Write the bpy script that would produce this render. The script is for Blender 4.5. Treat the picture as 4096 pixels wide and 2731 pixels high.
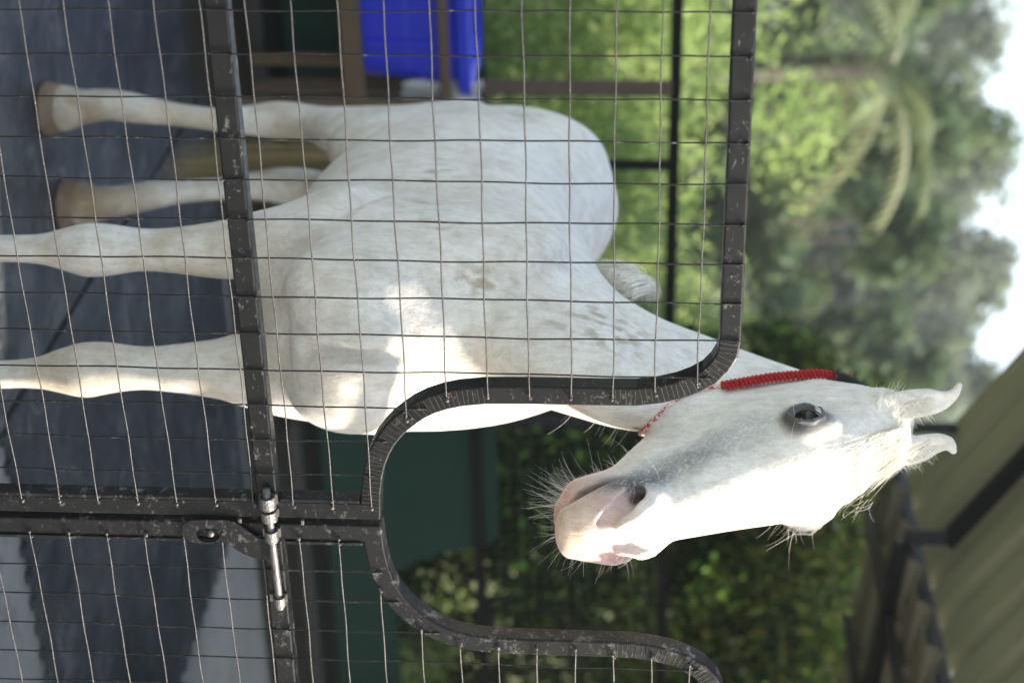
import bpy, bmesh, math, random
import numpy as np
from mathutils import Matrix, Vector, noise
from mathutils.bvhtree import BVHTree
R=math.radians
SC=bpy.context.scene
for o in list(bpy.data.objects): bpy.data.objects.remove(o)
COL=SC.collection
# ---------------------------------------------------------------- camera (turned on its side, as the photograph was taken upright)
def make_camera():
    pitch,roll=-.0721,.0168
    cp,sp=math.cos(pitch),math.sin(pitch); cr,sr=math.cos(roll),math.sin(roll)
    M=np.array([[cr,0,sr],[0,1,0],[-sr,0,cr]])@np.array([[1,0,0],[0,cp,sp],[0,-sp,cp]])
    right,fwd,up=M
    c=bpy.data.cameras.new('camera'); co=bpy.data.objects.new('camera',c); COL.objects.link(co)
    m=np.eye(4); m[:3,0]=up; m[:3,1]=-right; m[:3,2]=-fwd; m[:3,3]=[0,0,1.5]
    co.matrix_world=Matrix(m.tolist()); c.sensor_width=36; c.lens=62.87; c.clip_start=.05; c.clip_end=900
    c.dof.use_dof=True; c.dof.focus_distance=2.85; c.dof.aperture_fstop=2.8
    SC.camera=co
make_camera()
# ---------------------------------------------------------------- sky and sun
SUN_EL=R(35); SUN_AZ=R(11)          # direction to the sun: angle from +X towards +Y
sd=Vector((math.cos(SUN_EL)*math.cos(SUN_AZ),math.cos(SUN_EL)*math.sin(SUN_AZ),math.sin(SUN_EL)))
w=bpy.data.worlds.new('World'); SC.world=w; w.use_nodes=True
nt=w.node_tree; nt.nodes.clear()
out=nt.nodes.new('ShaderNodeOutputWorld'); bg=nt.nodes.new('ShaderNodeBackground'); sky=nt.nodes.new('ShaderNodeTexSky')
sky.sky_type='NISHITA'; sky.sun_disc=False; sky.sun_elevation=SUN_EL; sky.sun_rotation=math.pi/2-SUN_AZ
sky.air_density=1.0; sky.dust_density=.7; sky.ozone_density=1.0
bg.inputs['Strength'].default_value=.15
nt.links.new(sky.outputs[0],bg.inputs['Color']); nt.links.new(bg.outputs[0],out.inputs[0])
sl=bpy.data.lights.new('sun','SUN'); sl.energy=4.6; sl.angle=R(.6); sl.color=(1,.975,.94)
so=bpy.data.objects.new('sun',sl); COL.objects.link(so); so.rotation_euler=(-sd).to_track_quat('-Z','Y').to_euler()
SC.view_settings.view_transform='Standard'; SC.view_settings.look='None'; SC.view_settings.gamma=1; SC.view_settings.exposure=1.72
SC.view_settings.use_white_balance=True; SC.view_settings.white_balance_temperature=7900
SC.render.engine='CYCLES'; SC.cycles.use_denoising=True; SC.cycles.max_bounces=8; SC.cycles.transparent_max_bounces=12
SC.cycles.sample_clamp_indirect=6
rnd=random.Random(7)

# ---------------------------------------------------------------- helpers
DV=np.array([.8722,.4892,0.]); EV=np.array([-.4892,.8722,0.])   # along the gate, and away from the camera across it
def de(d,e,z=0.): return tuple(DV*d+EV*e+np.array([0,0,z]))

def tag(o,label=None,cat=None,group=None,kind=None):
    if label: o['label']=label
    if cat: o['category']=cat
    if group: o['group']=group
    if kind: o['kind']=kind
    return o
def empty(name,loc,label,cat,group=None,rz=0):
    o=bpy.data.objects.new(name,None); COL.objects.link(o); o.location=loc; o.rotation_euler=(0,0,rz); o.empty_display_size=.1
    return tag(o,label,cat,group)
class MB:
    def __init__(s): s.v=[]; s.f=[]
    def add(s,vs,fs):
        b=len(s.v); s.v+= [tuple(v) for v in vs]; s.f+=[tuple(b+i for i in f) for f in fs]
    def box(s,x0,x1,y0,y1,z0,z1,T=None):
        vs=[(x,y,z) for x in (x0,x1) for y in (y0,y1) for z in (z0,z1)]
        if T: vs=[T(*v) for v in vs]
        s.add(vs,[(0,1,3,2),(4,6,7,5),(0,4,5,1),(2,3,7,6),(0,2,6,4),(1,5,7,3)])
    def bar(s,A,B,w,h=None,up=(0,0,1)):
        A=np.array(A,float);B=np.array(B,float);h=h or w;t=B-A;t/=np.linalg.norm(t);u=np.array(up,float)
        if abs(u@t)>.97: u=np.array([1.,0,0])
        sx=np.cross(t,u);sx/=np.linalg.norm(sx);u=np.cross(sx,t)
        vs=[P+sx*a*w/2+u*b*h/2 for P in (A,B) for a,b in ((-1,-1),(1,-1),(1,1),(-1,1))]
        s.add(vs,[(3,2,1,0),(4,5,6,7),(0,1,5,4),(1,2,6,5),(2,3,7,6),(3,0,4,7)])
    def tube(s,P,r,n=6,cap=True):
        P=np.array(P,float); rr=np.broadcast_to(np.array(r,float),(len(P),)); T=np.gradient(P,axis=0); T/=np.linalg.norm(T,axis=1)[:,None]+1e-12
        ref=np.array([0,0,1.]) if abs(T[0][2])<.9 else np.array([1.,0,0]); u=np.cross(T[0],ref);u/=np.linalg.norm(u)
        b=len(s.v); 
        for p,t,q in zip(P,T,rr):
            u=u-t*(u@t); u/=np.linalg.norm(u)+1e-12; w=np.cross(t,u)
            for k in range(n):
                a=2*math.pi*k/n; s.v.append(tuple(p+q*(math.cos(a)*u+math.sin(a)*w)))
        for i in range(len(P)-1):
            for k in range(n):
                k2=(k+1)%n; s.f.append((b+i*n+k,b+i*n+k2,b+(i+1)*n+k2,b+(i+1)*n+k))
        if cap:
            s.f.append(tuple(b+k for k in range(n))[::-1]); e=b+(len(P)-1)*n; s.f.append(tuple(e+k for k in range(n)))
    def ball(s,c,r,n=6,sq=(1,1,1)):
        b=len(s.v); c=np.array(c)
        for i in range(1,n):
            a=math.pi*i/n
            for k in range(n+2):
                p=2*math.pi*k/(n+2); s.v.append(tuple(c+r*np.array([math.sin(a)*math.cos(p)*sq[0],math.sin(a)*math.sin(p)*sq[1],math.cos(a)*sq[2]])))
        m=n+2
        for i in range(n-2):
            for k in range(m): s.f.append((b+i*m+k,b+(i+1)*m+k,b+(i+1)*m+(k+1)%m,b+i*m+(k+1)%m))
        t=len(s.v); s.v.append(tuple(c+[0,0,r*sq[2]])); s.v.append(tuple(c-[0,0,r*sq[2]]))
        for k in range(m): s.f.append((t,b+k,b+(k+1)%m)); s.f.append((t+1,b+(n-2)*m+(k+1)%m,b+(n-2)*m+k))
    def build(s,name,mat,parent=None,smooth=False,bevel=0):
        me=bpy.data.meshes.new(name); me.from_pydata(s.v,[],s.f); me.materials.append(mat)
        if smooth:
            me.polygons.foreach_set('use_smooth',[True]*len(me.polygons))
        me.update(); o=bpy.data.objects.new(name,me); COL.objects.link(o)
        if bevel:
            m=o.modifiers.new('bevel','BEVEL'); m.width=bevel; m.segments=2; m.limit_method='ANGLE'; m.angle_limit=R(40)
        if parent is not None:
            o.parent=parent
            o.matrix_parent_inverse=parent_inv(parent)
        return o
def parent_inv(p): return world_of(p).inverted()
def world_of(p):
    M=Matrix.Translation(p.location)@p.rotation_euler.to_matrix().to_4x4()
    return M if p.parent is None else world_of(p.parent)@p.matrix_parent_inverse@M
def recentre(o):
    """put a single-mesh thing's origin at the middle of its base"""
    me=o.data; n=len(me.vertices); a=np.empty(n*3); me.vertices.foreach_get('co',a); a=a.reshape(-1,3)
    c=np.array([(a[:,0].min()+a[:,0].max())/2,(a[:,1].min()+a[:,1].max())/2,a[:,2].min()]); a-=c
    me.vertices.foreach_set('co',a.ravel()); me.update(); o.location=tuple(c); return o

# materials ---------------------------------------------------------------
class N:
    def __init__(s,name):
        s.m=bpy.data.materials.new(name); s.m.use_nodes=True; s.t=s.m.node_tree; s.b=s.t.nodes['Principled BSDF']; s.o=s.t.nodes['Material Output']
        s.co=s.t.nodes.new('ShaderNodeTexCoord')
    def node(s,k,**kw):
        n=s.t.nodes.new(k)
        for a,b in kw.items(): setattr(n,a,b)
        return n
    def L(s,a,b): s.t.links.new(a,b)
    def noise(s,scale,detail=4,rough=.6,vec=None,dist=0,sc=None):
        n=s.node('ShaderNodeTexNoise'); n.inputs['Scale'].default_value=scale; n.inputs['Detail'].default_value=detail; n.inputs['Roughness'].default_value=rough; n.inputs['Distortion'].default_value=dist
        v=vec or s.co.outputs['Object']
        if sc:
            mp=s.node('ShaderNodeMapping'); mp.inputs['Scale'].default_value=sc; s.L(v,mp.inputs[0]); v=mp.outputs[0]
        s.L(v,n.inputs['Vector']); return n.outputs['Fac']
    def ramp(s,fac,stops):
        r=s.node('ShaderNodeValToRGB'); e=r.color_ramp.elements
        while len(e)<len(stops): e.new(.5)
        for q,(p,c) in zip(e,stops): q.position=p; q.color=(*c,1) if len(c)==3 else c
        s.L(fac,r.inputs[0]); return r.outputs['Color']
    def mix(s,fac,a,b,mode='MIX'):
        m=s.node('ShaderNodeMix',data_type='RGBA',blend_type=mode)
        for i,x in ((0,fac),(6,a),(7,b)):
            if hasattr(x,'is_linked') or hasattr(x,'links'): s.L(x,m.inputs[i])
            else: m.inputs[i].default_value=x if i==0 else (*x,1)
        return m.outputs[2]
    def bump(s,fac,strength=.3,dist=.005):
        b=s.node('ShaderNodeBump'); b.inputs['Strength'].default_value=strength; b.inputs['Distance'].default_value=dist; s.L(fac,b.inputs['Height']); s.L(b.outputs[0],s.b.inputs['Normal'])
    def set(s,**k):
        for a,v in k.items():
            i=s.b.inputs[a.replace('_',' ')]
            if hasattr(v,'links'): s.L(v,i)
            else: i.default_value=(*v,1) if isinstance(v,tuple) and len(i.default_value)==4 else v
        return s
BW=lambda a,b:[(a,(0,0,0)),(b,(1,1,1))]
def mat_paint(name,base=(.004,.0045,.0058),wear=.5,rough=.38,rust=True):
    m=N(name)
    f=m.ramp(m.noise(55,8,.75),BW(.60-wear*.04,.70)); g=m.ramp(m.noise(9,3,.6),BW(.42,.62))
    k=m.mix(1.0,f,g,'MULTIPLY')
    s1=m.ramp(m.noise(160,2,.5,sc=(.25,1,1)),BW(.66,.72))
    c=m.mix(k,m.mix(m.noise(14,4),base,tuple(x*1.8 for x in base)),(.24,.235,.23))
    c=m.mix(m.mix(.25,(0,0,0),s1),c,(.25,.25,.25))
    if rust:
        r=m.ramp(m.noise(31,6,.7),BW(.67,.73)); c=m.mix(r,c,(.30,.12,.05))
    m.set(Base_Color=c,Roughness=m.ramp(m.noise(40,5,.7),[(.3,(rough-.12,)*3),(.8,(rough+.25,)*3)]))
    m.b.inputs['Specular IOR Level'].default_value=.2; m.bump(m.noise(120,5,.7),.25,.001); return m.m
def mat_simple(name,a,b,scale=8,rough=.7,bump=.2,bs=60,metal=0,spec=.5,sc=None):
    m=N(name); m.set(Base_Color=m.mix(m.noise(scale,6,.65,sc=sc),a,b),Roughness=rough,Metallic=metal); m.b.inputs['Specular IOR Level'].default_value=spec
    if bump: m.bump(m.noise(bs,4,.6,sc=sc),bump,.004)
    return m.m
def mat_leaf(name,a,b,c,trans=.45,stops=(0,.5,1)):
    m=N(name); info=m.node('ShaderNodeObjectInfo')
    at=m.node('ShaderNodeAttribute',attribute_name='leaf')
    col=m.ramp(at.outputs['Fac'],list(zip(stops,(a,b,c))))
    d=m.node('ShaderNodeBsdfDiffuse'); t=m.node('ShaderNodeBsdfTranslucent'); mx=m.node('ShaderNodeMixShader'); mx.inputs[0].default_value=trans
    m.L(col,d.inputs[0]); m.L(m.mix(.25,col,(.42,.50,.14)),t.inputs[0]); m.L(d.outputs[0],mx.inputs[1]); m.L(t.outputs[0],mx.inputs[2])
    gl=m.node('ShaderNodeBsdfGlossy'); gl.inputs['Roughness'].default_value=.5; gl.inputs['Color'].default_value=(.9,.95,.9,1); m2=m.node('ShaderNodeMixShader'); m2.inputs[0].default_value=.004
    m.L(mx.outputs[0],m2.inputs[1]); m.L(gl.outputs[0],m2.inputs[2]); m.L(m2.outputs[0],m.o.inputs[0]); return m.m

M_BLACK=mat_paint('black_gate_paint'); M_BLACKW=mat_paint('worn_black_paint',wear=1.6,rough=.45)
M_DARKSTEEL=mat_paint('dark_steel_paint',(.006,.0065,.010),.3,.42)
M_WIRE=mat_simple('skylit_wire',(.014,.014,.015),(.12,.12,.125),38,.42,.4,300,metal=.6)  # sky gleam and glints put into the colour of the horizontal wires
M_WIREB=mat_paint('unlit_wire',(.006,.006,.007),1.0,.45,False)  # darker copy for the upright wires, without the sky gleam
M_STEEL=mat_simple('worn_bolt_steel',(.035,.03,.028),(.22,.21,.215),38,.42,.5,200,metal=.5)
M_WELD=mat_simple('weld_bead',(.03,.028,.028),(.16,.15,.145),120,.35,.5,260,metal=.6)
M_FAR=mat_simple('weathered_black_steel',(.004,.004,.005),(.012,.012,.013),9,.8,.1,30,spec=.12)
M_RUST=mat_simple('rusty_steel',(.05,.028,.018),(.12,.085,.065),20,.8,.3)
M_WOOD=mat_simple('old_brown_timber',(.06,.038,.022),(.16,.11,.065),6,.85,.4,50,sc=(1,1,8))
M_GREENPANEL=mat_simple('dark_green_panel',(.005,.028,.022),(.009,.040,.031),3,.75,.1,20,spec=.15)
# ---------------------------------------------------------------- ground
def sheet(name,poly,z,mat,kind='structure',thick=0):
    m=MB(); n=len(poly)
    vs=[de(d,e,z) for d,e in poly]
    if thick:
        vs+= [de(d,e,z-thick) for d,e in poly]; m.add(vs,[tuple(range(n))]+[(i,n+i,n+(i+1)%n,(i+1)%n) for i in range(n)])
    else: m.add(vs,[tuple(range(n))])
    o=m.build(name,mat); tag(o,kind=kind); return o
g=N('field_ground'); 
gc=g.mix(g.noise(.35,6,.6),(.055,.095,.018),(.13,.15,.045)); gc=g.mix(g.ramp(g.noise(2.5,5,.7),BW(.5,.75)),gc,(.16,.12,.07))
g.set(Base_Color=gc,Roughness=.95); g.bump(g.noise(6,6,.7),.6,.05)
m=MB(); nx=40
gv=[]; XS=np.linspace(-400,400,nx); YS=np.concatenate([np.linspace(-60,8.5,6),np.linspace(12,600,34)])
def gz(x,y):
    r=max(0,y-24); return -.02+min(15.8,r*.245)*(1-.08*math.sin(x*.045+1.3))*(.94+.06*math.sin(x*.11)) + (noise.noise(Vector((x*.05,y*.05,0)))*1.2 if r>0 else 0)
for y in YS:
    for x in XS: gv.append((x,y,gz(x,y)))
m.add(gv,[(j*nx+i,j*nx+i+1,(j+1)*nx+i+1,(j+1)*nx+i) for j in range(len(YS)-1) for i in range(nx-1)])
tag(m.build('ground',g.m,smooth=True),kind='structure')
# concrete slab under gate and stable, dark soil gutter, concrete kerb
c=N('stable_concrete'); cc=c.mix(c.noise(1.6,7,.62),(.20,.20,.19),(.34,.33,.30)); cc=c.mix(c.ramp(c.noise(5,6,.7),BW(.52,.72)),cc,(.13,.135,.13))
c.set(Base_Color=cc,Roughness=.75); c.bump(c.noise(30,6,.7),.3,.003)
sheet('concrete_floor',[(-6,-4),(7.5,-4),(7.5,5.60),(2.9,5.66),(2.7,5.46),(-6,5.46)],.0,c.m)
mud=mat_simple('wet_dark_soil',(.012,.011,.008),(.05,.045,.022),7,.6,.8,25)
sheet('soil_strip',[(-6,5.40),(7.5,5.40),(7.5,6.9),(-6,6.9)],-.004,mud)
k=MB(); k.box(-6,7.5,6.39,6.45,-.01,.05,T=lambda d,e,z:de(d,e,z)); tag(k.build('kerb',mat_simple('grey_kerb_concrete',(.02,.02,.02),(.045,.045,.042),5,.9,.3),bevel=.01),kind='structure')
# rubber mats with interlocking edges
rb=N('black_rubber_mat'); rc=rb.mix(rb.noise(3.2,7,.65),(.012,.015,.020),(.034,.040,.047)); rc=rb.mix(rb.ramp(rb.noise(1.1,6,.7,dist=.6),BW(.47,.72)),rc,(.080,.084,.085)); rc=rb.mix(rb.ramp(rb.noise(16,5,.7),BW(.60,.72)),rc,(.085,.08,.07))
rc=rb.mix(rb.ramp(rb.noise(4.5,6,.7,dist=1.2),BW(.50,.66)),rc,(.012,.013,.015)); rc=rb.mix(rb.ramp(rb.noise(7.5,7,.75,dist=.8),BW(.54,.68)),rc,(.135,.138,.135))
rb.set(Base_Color=rc,Roughness=rb.ramp(rb.noise(6,4),[(.35,(.38,)*3),(.7,(.75,)*3)])); rb.bump(rb.noise(45,5,.7),.35,.003)
def teeth(p,q,dep=.022,per=.078):
    p=np.array(p,float);q=np.array(q,float);L=np.linalg.norm(q-p);t=(q-p)/L;n=np.array([t[1],-t[0]]);k=int(L/per);out=[]
    for i in range(k):
        a=i*L/k
        for f,h in ((.0,0),(.18,0),(.26,1),(.16+.42,1),(.66,0)): out.append(tuple(p+t*(a+f*L/k)+n*dep*h))
    return out
def mat_tile(d0,d1,e0,e1,sides,label):
    P=[]; cs=[(d0,e0),(d1,e0),(d1,e1),(d0,e1)]
    for i in range(4):
        a,b=cs[i],cs[(i+1)%4]; P+= teeth(a,b) if i in sides else [a]
    mm=MB(); n=len(P); vs=[de(d,e,.018) for d,e in P]+[de(d,e,.002) for d,e in P]
    mm.add(vs,[tuple(range(n))]+[(i,n+i,n+(i+1)%n,(i+1)%n) for i in range(n)])
    o=recentre(mm.build('rubber_mat',rb.m)); tag(o,label,'mat','interlocking rubber mats on the stable floor')
mat_tile(1.19,2.192,1.0,3.467,(),'worn dark rubber mat under the white horse\'s front hooves')
mat_tile(.20,1.187,1.0,3.467,(),'dark rubber mat behind the far left of the gate mesh')
mat_tile(.20,2.165,3.47,5.42,(3,),'scuffed black rubber mat under the horse\'s hind hooves')
mat_tile(2.195,3.79,3.47,5.55,(0,1),'scalloped-edge black rubber mat lying on bare concrete beside the horse')
# ---------------------------------------------------------------- back fence with green panels, wire mesh and rails
EF=6.5
def T(d,e,z): return de(d,e,z)
fence=empty('stable_fence',de(3.5,EF,0),'black steel back fence with dark green lower panels and wire mesh behind the horse','fence')
def fbar(name,a,b,w,h,mat):
    mm=MB(); mm.bar(de(*a),de(*b),w,h); return mm.build(name,mat,fence,bevel=.004)
fbar('rail',(-2.5,EF,1.615),(7.5,EF,1.615),.045,.045,M_FAR); fbar('rail',(-2.5,EF-.05,.80),(7.5,EF-.05,.80),.035,.045,M_FAR); fbar('rail',(-2.5,EF-.03,.09),(7.5,EF-.03,.09),.035,.05,M_FAR)
for d,mt,wd in ((-1.6,M_RUST,.05),(-.1,M_FAR,.04),(1.2,M_FAR,.04),(2.485,M_RUST,.055),(2.80,M_FAR,.04),(5.6,M_FAR,.04),(7.0,M_FAR,.04)):
    fbar('post',(d,EF-.09,0),(d,EF-.09,1.60),wd,wd,mt)
for p in ([(-2.5,.03),(3.98,.03),(3.98,.885),(-2.5,.885)],[(3.98,.03),(7.4,.03),(7.4,.40),(4.86,.40),(4.80,.50),(4.74,.64),(4.70,.80),(4.66,.87),(4.60,.885),(3.98,.885)]):
    mm=MB(); n=len(p); e0=EF+.0 if p[0][0]<0 else EF+.004
    mm.add([de(a,e0,z) for a,z in p]+[de(a,e0+.003,z) for a,z in p],[tuple(range(n))[::-1],tuple(range(n,2*n))]+[(i,(i+1)%n,n+(i+1)%n,n+i) for i in range(n)])
    mm.build('panel',M_GREENPANEL,fence)
mm=MB()
for i in range(int(10/.05)): mm.bar(de(-2.4+i*.05,EF+.02,.1),de(-2.4+i*.05,EF+.02,1.6),.0022)
for j in range(15): mm.bar(de(-2.4,EF+.02,.88+j*.05),de(7.4,EF+.02,.88+j*.05),.0022)
mm.build('wire_mesh',mat_simple('green_wire',(.03,.06,.03),(.06,.10,.05),9,.6,0),fence)
# ---------------------------------------------------------------- blue tub in a timber stand
BLUE=N('blue_plastic'); BLUE.set(Base_Color=BLUE.mix(BLUE.noise(4,4),(.006,.018,.42),(.012,.045,.62)),Roughness=.42); 
tub=empty('blue_tub',de(1.6,6.1,.5),'blue ribbed plastic tub standing in a brown timber stand behind the horse\'s rump','tub')
mm=MB(); prof=[(.50,.0),(.83,.035),(.845,.06),(.885,.065),(.89,.045),(.87,.03),(.54,-.02)]
ring=[]
def rr(hw,hd_,n=6,rad=.07):
    P=[]
    for sx,sy,a0 in ((1,1,0),(-1,1,90),(-1,-1,180),(1,-1,270)):
        for k in range(n+1):
            a=R(a0+90*k/n); P.append((sx*(hw-rad)+rad*math.cos(a),sy*(hd_-rad)+rad*math.sin(a)))
    return P
base=len(mm.v)
for z,o in prof:
    P=rr(.66+o,.16+o); ring.append(len(P)); mm.v+=[de(1.62+x,6.12+y,z) for x,y in P]
n=ring[0]
for i in range(len(prof)-1):
    for k in range(n): mm.f.append((i*n+k,i*n+(k+1)%n,(i+1)*n+(k+1)%n,(i+1)*n+k))
mm.f.append(tuple(range(n))[::-1]); mm.f.append(tuple(range((len(prof)-1)*n,len(prof)*n)))
mm.build('basin',BLUE.m,tub,smooth=False,bevel=.004)
for dd in (.98,1.22,1.46,1.70,1.94,2.14):
    q=MB(); q.bar(de(dd,5.945,.52),de(dd,5.925,.84),.018,.014,up=tuple(DV)); q.build('rib',BLUE.m,tub)
q=MB(); q.bar(de(.98,5.945,.66),de(2.24,5.945,.66),.012,.016); q.build('rib',BLUE.m,tub)
st=empty('timber_stand',de(1.6,6.1,0),'brown timber stand carrying the blue plastic tub','stand')
for e in (5.90,6.36):
    q=MB(); q.bar(de(.8,e,.475),de(2.42,e,.475),.04,.07); q.build('rail',M_WOOD,st,bevel=.004)
    q=MB(); q.bar(de(.8,e-.01,.80),de(2.42,e-.01,.80),.03,.035); q.build('rail',M_WOOD,st,bevel=.004)
    for d in (.86,2.36):
        q=MB(); q.bar(de(d,e+.005,0),de(d,e+.005,.84),.05,.04); q.build('leg',M_WOOD,st,bevel=.004)
# torn plastic sheet hanging on the tub's corner
q=MB(); rr_=random.Random(3); G=[]
for i in range(7):
    for j in range(9):
        G.append(de(2.27+i*.022+.012*rr_.random(),5.93-.02*math.sin(j*.9)-.015*math.sin(i*1.4+j)+.01*rr_.random(),.93-j*.035-.012*rr_.random()+.01*math.sin(i*2)))
q.add(G,[(i*9+j,i*9+j+1,(i+1)*9+j+1,(i+1)*9+j) for i in range(6) for j in range(8)])
pm=N('white_plastic_sheet'); pm.set(Base_Color=(.55,.55,.57),Roughness=.3,Transmission_Weight=.35)
o=recentre(q.build('plastic_sheet',pm.m,smooth=True)); sm=o.modifiers.new('solid','SOLIDIFY'); sm.thickness=.001; tag(o,'crumpled white plastic sheet hanging at the corner of the blue tub','plastic sheet')
# ---------------------------------------------------------------- roofs
def corr(name,d0,d1,e0,e1,zf,mat,per,amp,along='d',label='',cat='roof'):
    mm=MB(); L=(e1-e0) if along=='d' else (d1-d0); n=int(L/per*10)
    for i in range(n+1):
        f=i/n; s=f*L; h=amp*(1 if (s/per)%1<.24 else 0)*1.0
        ph=(s/per)%1; h=amp*max(0,min(1,(.5-abs(ph-.5))*-6+1.2))
        for j in range(2):
            d=(d0,d1)[j] if along=='d' else d0+s; e=e0+s if along=='d' else (e0,e1)[j]
            mm.v.append(de(d,e,zf(d,e)+h))
        if i: b=2*i; mm.f.append((b-2,b,b+1,b-1))
    nv=len(mm.v)
    return mm
ROOFM=mat_simple('olive_roof_sheet',(.20,.20,.13),(.31,.30,.21),2.2,.55,.1,30)
ROOFM2=mat_simple('brown_roof_sheet',(.13,.12,.09),(.20,.18,.145),2.2,.6,.1,30)
zr=lambda d,e:2.65+.66*(4.24-d)
r1=empty('stable_roof',de(2,4,2.65),'sloping corrugated shed roof with black steel frame over the stable, seen from below','roof')
E0=2.1
mm=corr('sheet',2.3,4.30,E0,6.55,zr,ROOFM,.26,.075); o=mm.build('roof_sheet',ROOFM,r1); sd_=o.modifiers.new('s','SOLIDIFY'); sd_.thickness=.002
def rbar(name,a,b,w,h=None,mt=M_DARKSTEEL,par=None):
    q=MB(); q.bar(de(*a),de(*b),w,h); return q.build(name,mt,par or r1,bevel=.003)
for e in (2.18,3.95,5.75):
    rbar('rafter',(.15,e,zr(.15,e)-.10),(4.08,e,zr(4.08,e)-.07),.06,.06)
rbar('strut',(4.06,5.75,2.53),(4.06,5.75,2.70),.06); rbar('strut',(4.06,3.95,2.53),(4.06,3.95,2.70),.06)
for d in (3.3,2.3,1.3): rbar('purlin',(d,2.08,zr(d,0)-.045),(d,6.53,zr(d,0)-.045),.045,.05)
rbar('purlin',(4.22,2.08,2.60),(4.22,6.5,2.60),.045)
q=MB(); nn=90
for i in range(nn+1):
    e=2.07+(6.53-2.07)*i/nn; ph=((e-E0)/.26)%1; h=.018*math.cos(2*math.pi*ph)
    q.v+= [de(4.285,e,2.615),de(4.285,e,2.545+h)]
    if i: b=2*i; q.f.append((b-2,b,b+1,b-1))
o=q.build('drip_strip',mat_simple('teal_drip_strip',(.015,.03,.032),(.03,.05,.05),5,.6,.1),r1); o.modifiers.new('s','SOLIDIFY').thickness=.002
r2=empty('lean_to_roof',de(5.5,5.2,2.4),'lower brown corrugated lean-to roof on black purlins right of the main roof','roof')
zl=lambda d,e:2.545-.085*(d-4.1)
mm=corr('sheet',4.12,10.2,3.3,6.5,zl,ROOFM2,.26,.05); o=mm.build('roof_sheet',ROOFM2,r2); o.modifiers.new('s','SOLIDIFY').thickness=.002
for d in (4.42,5.02,5.7,6.6): rbar('purlin',(d,3.3,zl(d,0)-.03),(d,6.48,zl(d,0)-.03),.04,.04,par=r2)
for e in (3.4,5.75): rbar('rafter',(4.08,e,2.52),(10.2,e,zl(10.2,e)-.08),.045,.055,par=r2)
rbar('post',(9.9,3.5,0),(9.9,3.5,zl(9.9,0)-.09),.06,par=r2); rbar('post',(9.9,6.3,0),(9.9,6.3,zl(9.9,0)-.03),.06,par=r2)
pt=empty('shade_partition',de(4.05,3,0),'tall dark green partition added to block the sun, unseen past the right edge of the picture','partition')  # added out of view to keep sun off the floor and hind legs
q=MB(); q.box(4.03,4.035,1.25,2.90,.08,1.46,T=de); q.build('panel',M_GREENPANEL,pt)
q=MB(); q.box(4.03,4.035,2.92,4.72,.08,2.50,T=de); q.build('panel',M_GREENPANEL,pt)
rbar('rail',(4.05,2.92,2.52),(4.05,4.72,2.52),.035,par=pt)
for z in (.08,.80,1.48): rbar('rail',(4.05,1.25,z),(4.05,4.72,z),.035,par=pt)
for e,h in ((1.27,1.5),(2.91,2.5),(4.70,2.5)): rbar('post',(4.075,e,0),(4.075,e,h),.045,par=pt)
# posts that carry the main roof
def rpost(d,e,z1,label):
    q=MB(); q.bar(de(d,e,0),de(d,e,z1),.045,.045); q.bar(de(d,e,0),de(d,e,.012),.14,.14)
    o=recentre(q.build('steel_post',M_DARKSTEEL,bevel=.003)); tag(o,label,'post')
rpost(3.955,6.38,zr(3.955,0)-.03,'tall black steel post rising behind the horse\'s ears to the roof')
rpost(.2,6.38,zr(.2,0)-.14,'tall black roof post at the far end of the fence, out beyond the blue tub')
rpost(4.06,2.18,zr(4.06,0)-.11,'black roof post at the near right corner of the stable'); rpost(.2,2.18,zr(.2,0)-.14,'black roof post at the near left corner of the stable')
# ---------------------------------------------------------------- the double gate (t along it, z up, o towards the camera)
GP=np.array([-.5308,2.8658,.4011]); GN=np.array([.4892,-.8722,0.])
GK=.86; GC=np.array([0,0,1.5])
def gp(t,z,o=0.): return tuple(GP+DV*t+np.array([0,0,z])+GN*o)
class GMB(MB):
    # the gate is drawn in units of its wire spacing and brought to its real size (a 64.5 mm mesh) here
    def build(s,*a,**k):
        s.v=[tuple(GC+(np.array(v)-GC)*GK) for v in s.v]; return MB.build(s,*a,**k)
def gpw(t,z,o=0.): return tuple(GC+(np.array(gp(t,z,o))-GC)*GK)
TW=.038
def offset_path(P,w,closed):
    P=np.array(P,float); n=len(P); L=[];Rr=[]
    for i in range(n):
        a=P[(i-1)%n] if (closed or i>0) else None; b=P[(i+1)%n] if (closed or i<n-1) else None
        t1=P[i]-a if a is not None else b-P[i]; t2=b-P[i] if b is not None else t1
        t1=t1/np.linalg.norm(t1);t2=t2/np.linalg.norm(t2); n1=np.array([-t1[1],t1[0]]);n2=np.array([-t2[1],t2[0]])
        m=(n1+n2); m/=np.linalg.norm(m); s=w/max(.3,m@n1); L.append(P[i]+m*s); Rr.append(P[i]-m*s)
    return L,Rr
def frame_tube(P,closed=True,w=TW,o0=0.,o1=-.038):
    m=GMB(); L,Q=offset_path(P,w/2,closed); n=len(P)
    for i in range(n): m.v+=[gp(*L[i],o0),gp(*Q[i],o0),gp(*Q[i],o1),gp(*L[i],o1)]
    for i in range(n if closed else n-1):
        a=4*i;b=4*((i+1)%n)
        for k in range(4): m.f.append((a+k,a+(k+1)%4,b+(k+1)%4,b+k))
    if not closed: m.f.append((0,1,2,3)); m.f.append((4*n-1,4*n-2,4*n-3,4*n-4))
    return m
CUR=[(.602,1.255),(.630,1.251),(.652,1.240),(.674,1.222),(.690,1.198),(.703,1.170),(.713,1.135),(.719,1.095),(.720,1.05),(.720,.90),(.7215,.82),(.727,.775),(.7345,.745),(.745,.718),(.757,.697),(.772,.678),(.788,.660),(.806,.645),(.826,.631),(.848,.620),(.872,.611),(.90,.604),(.94,.598),(.982,.5955)]
ZB=-.575
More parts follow.
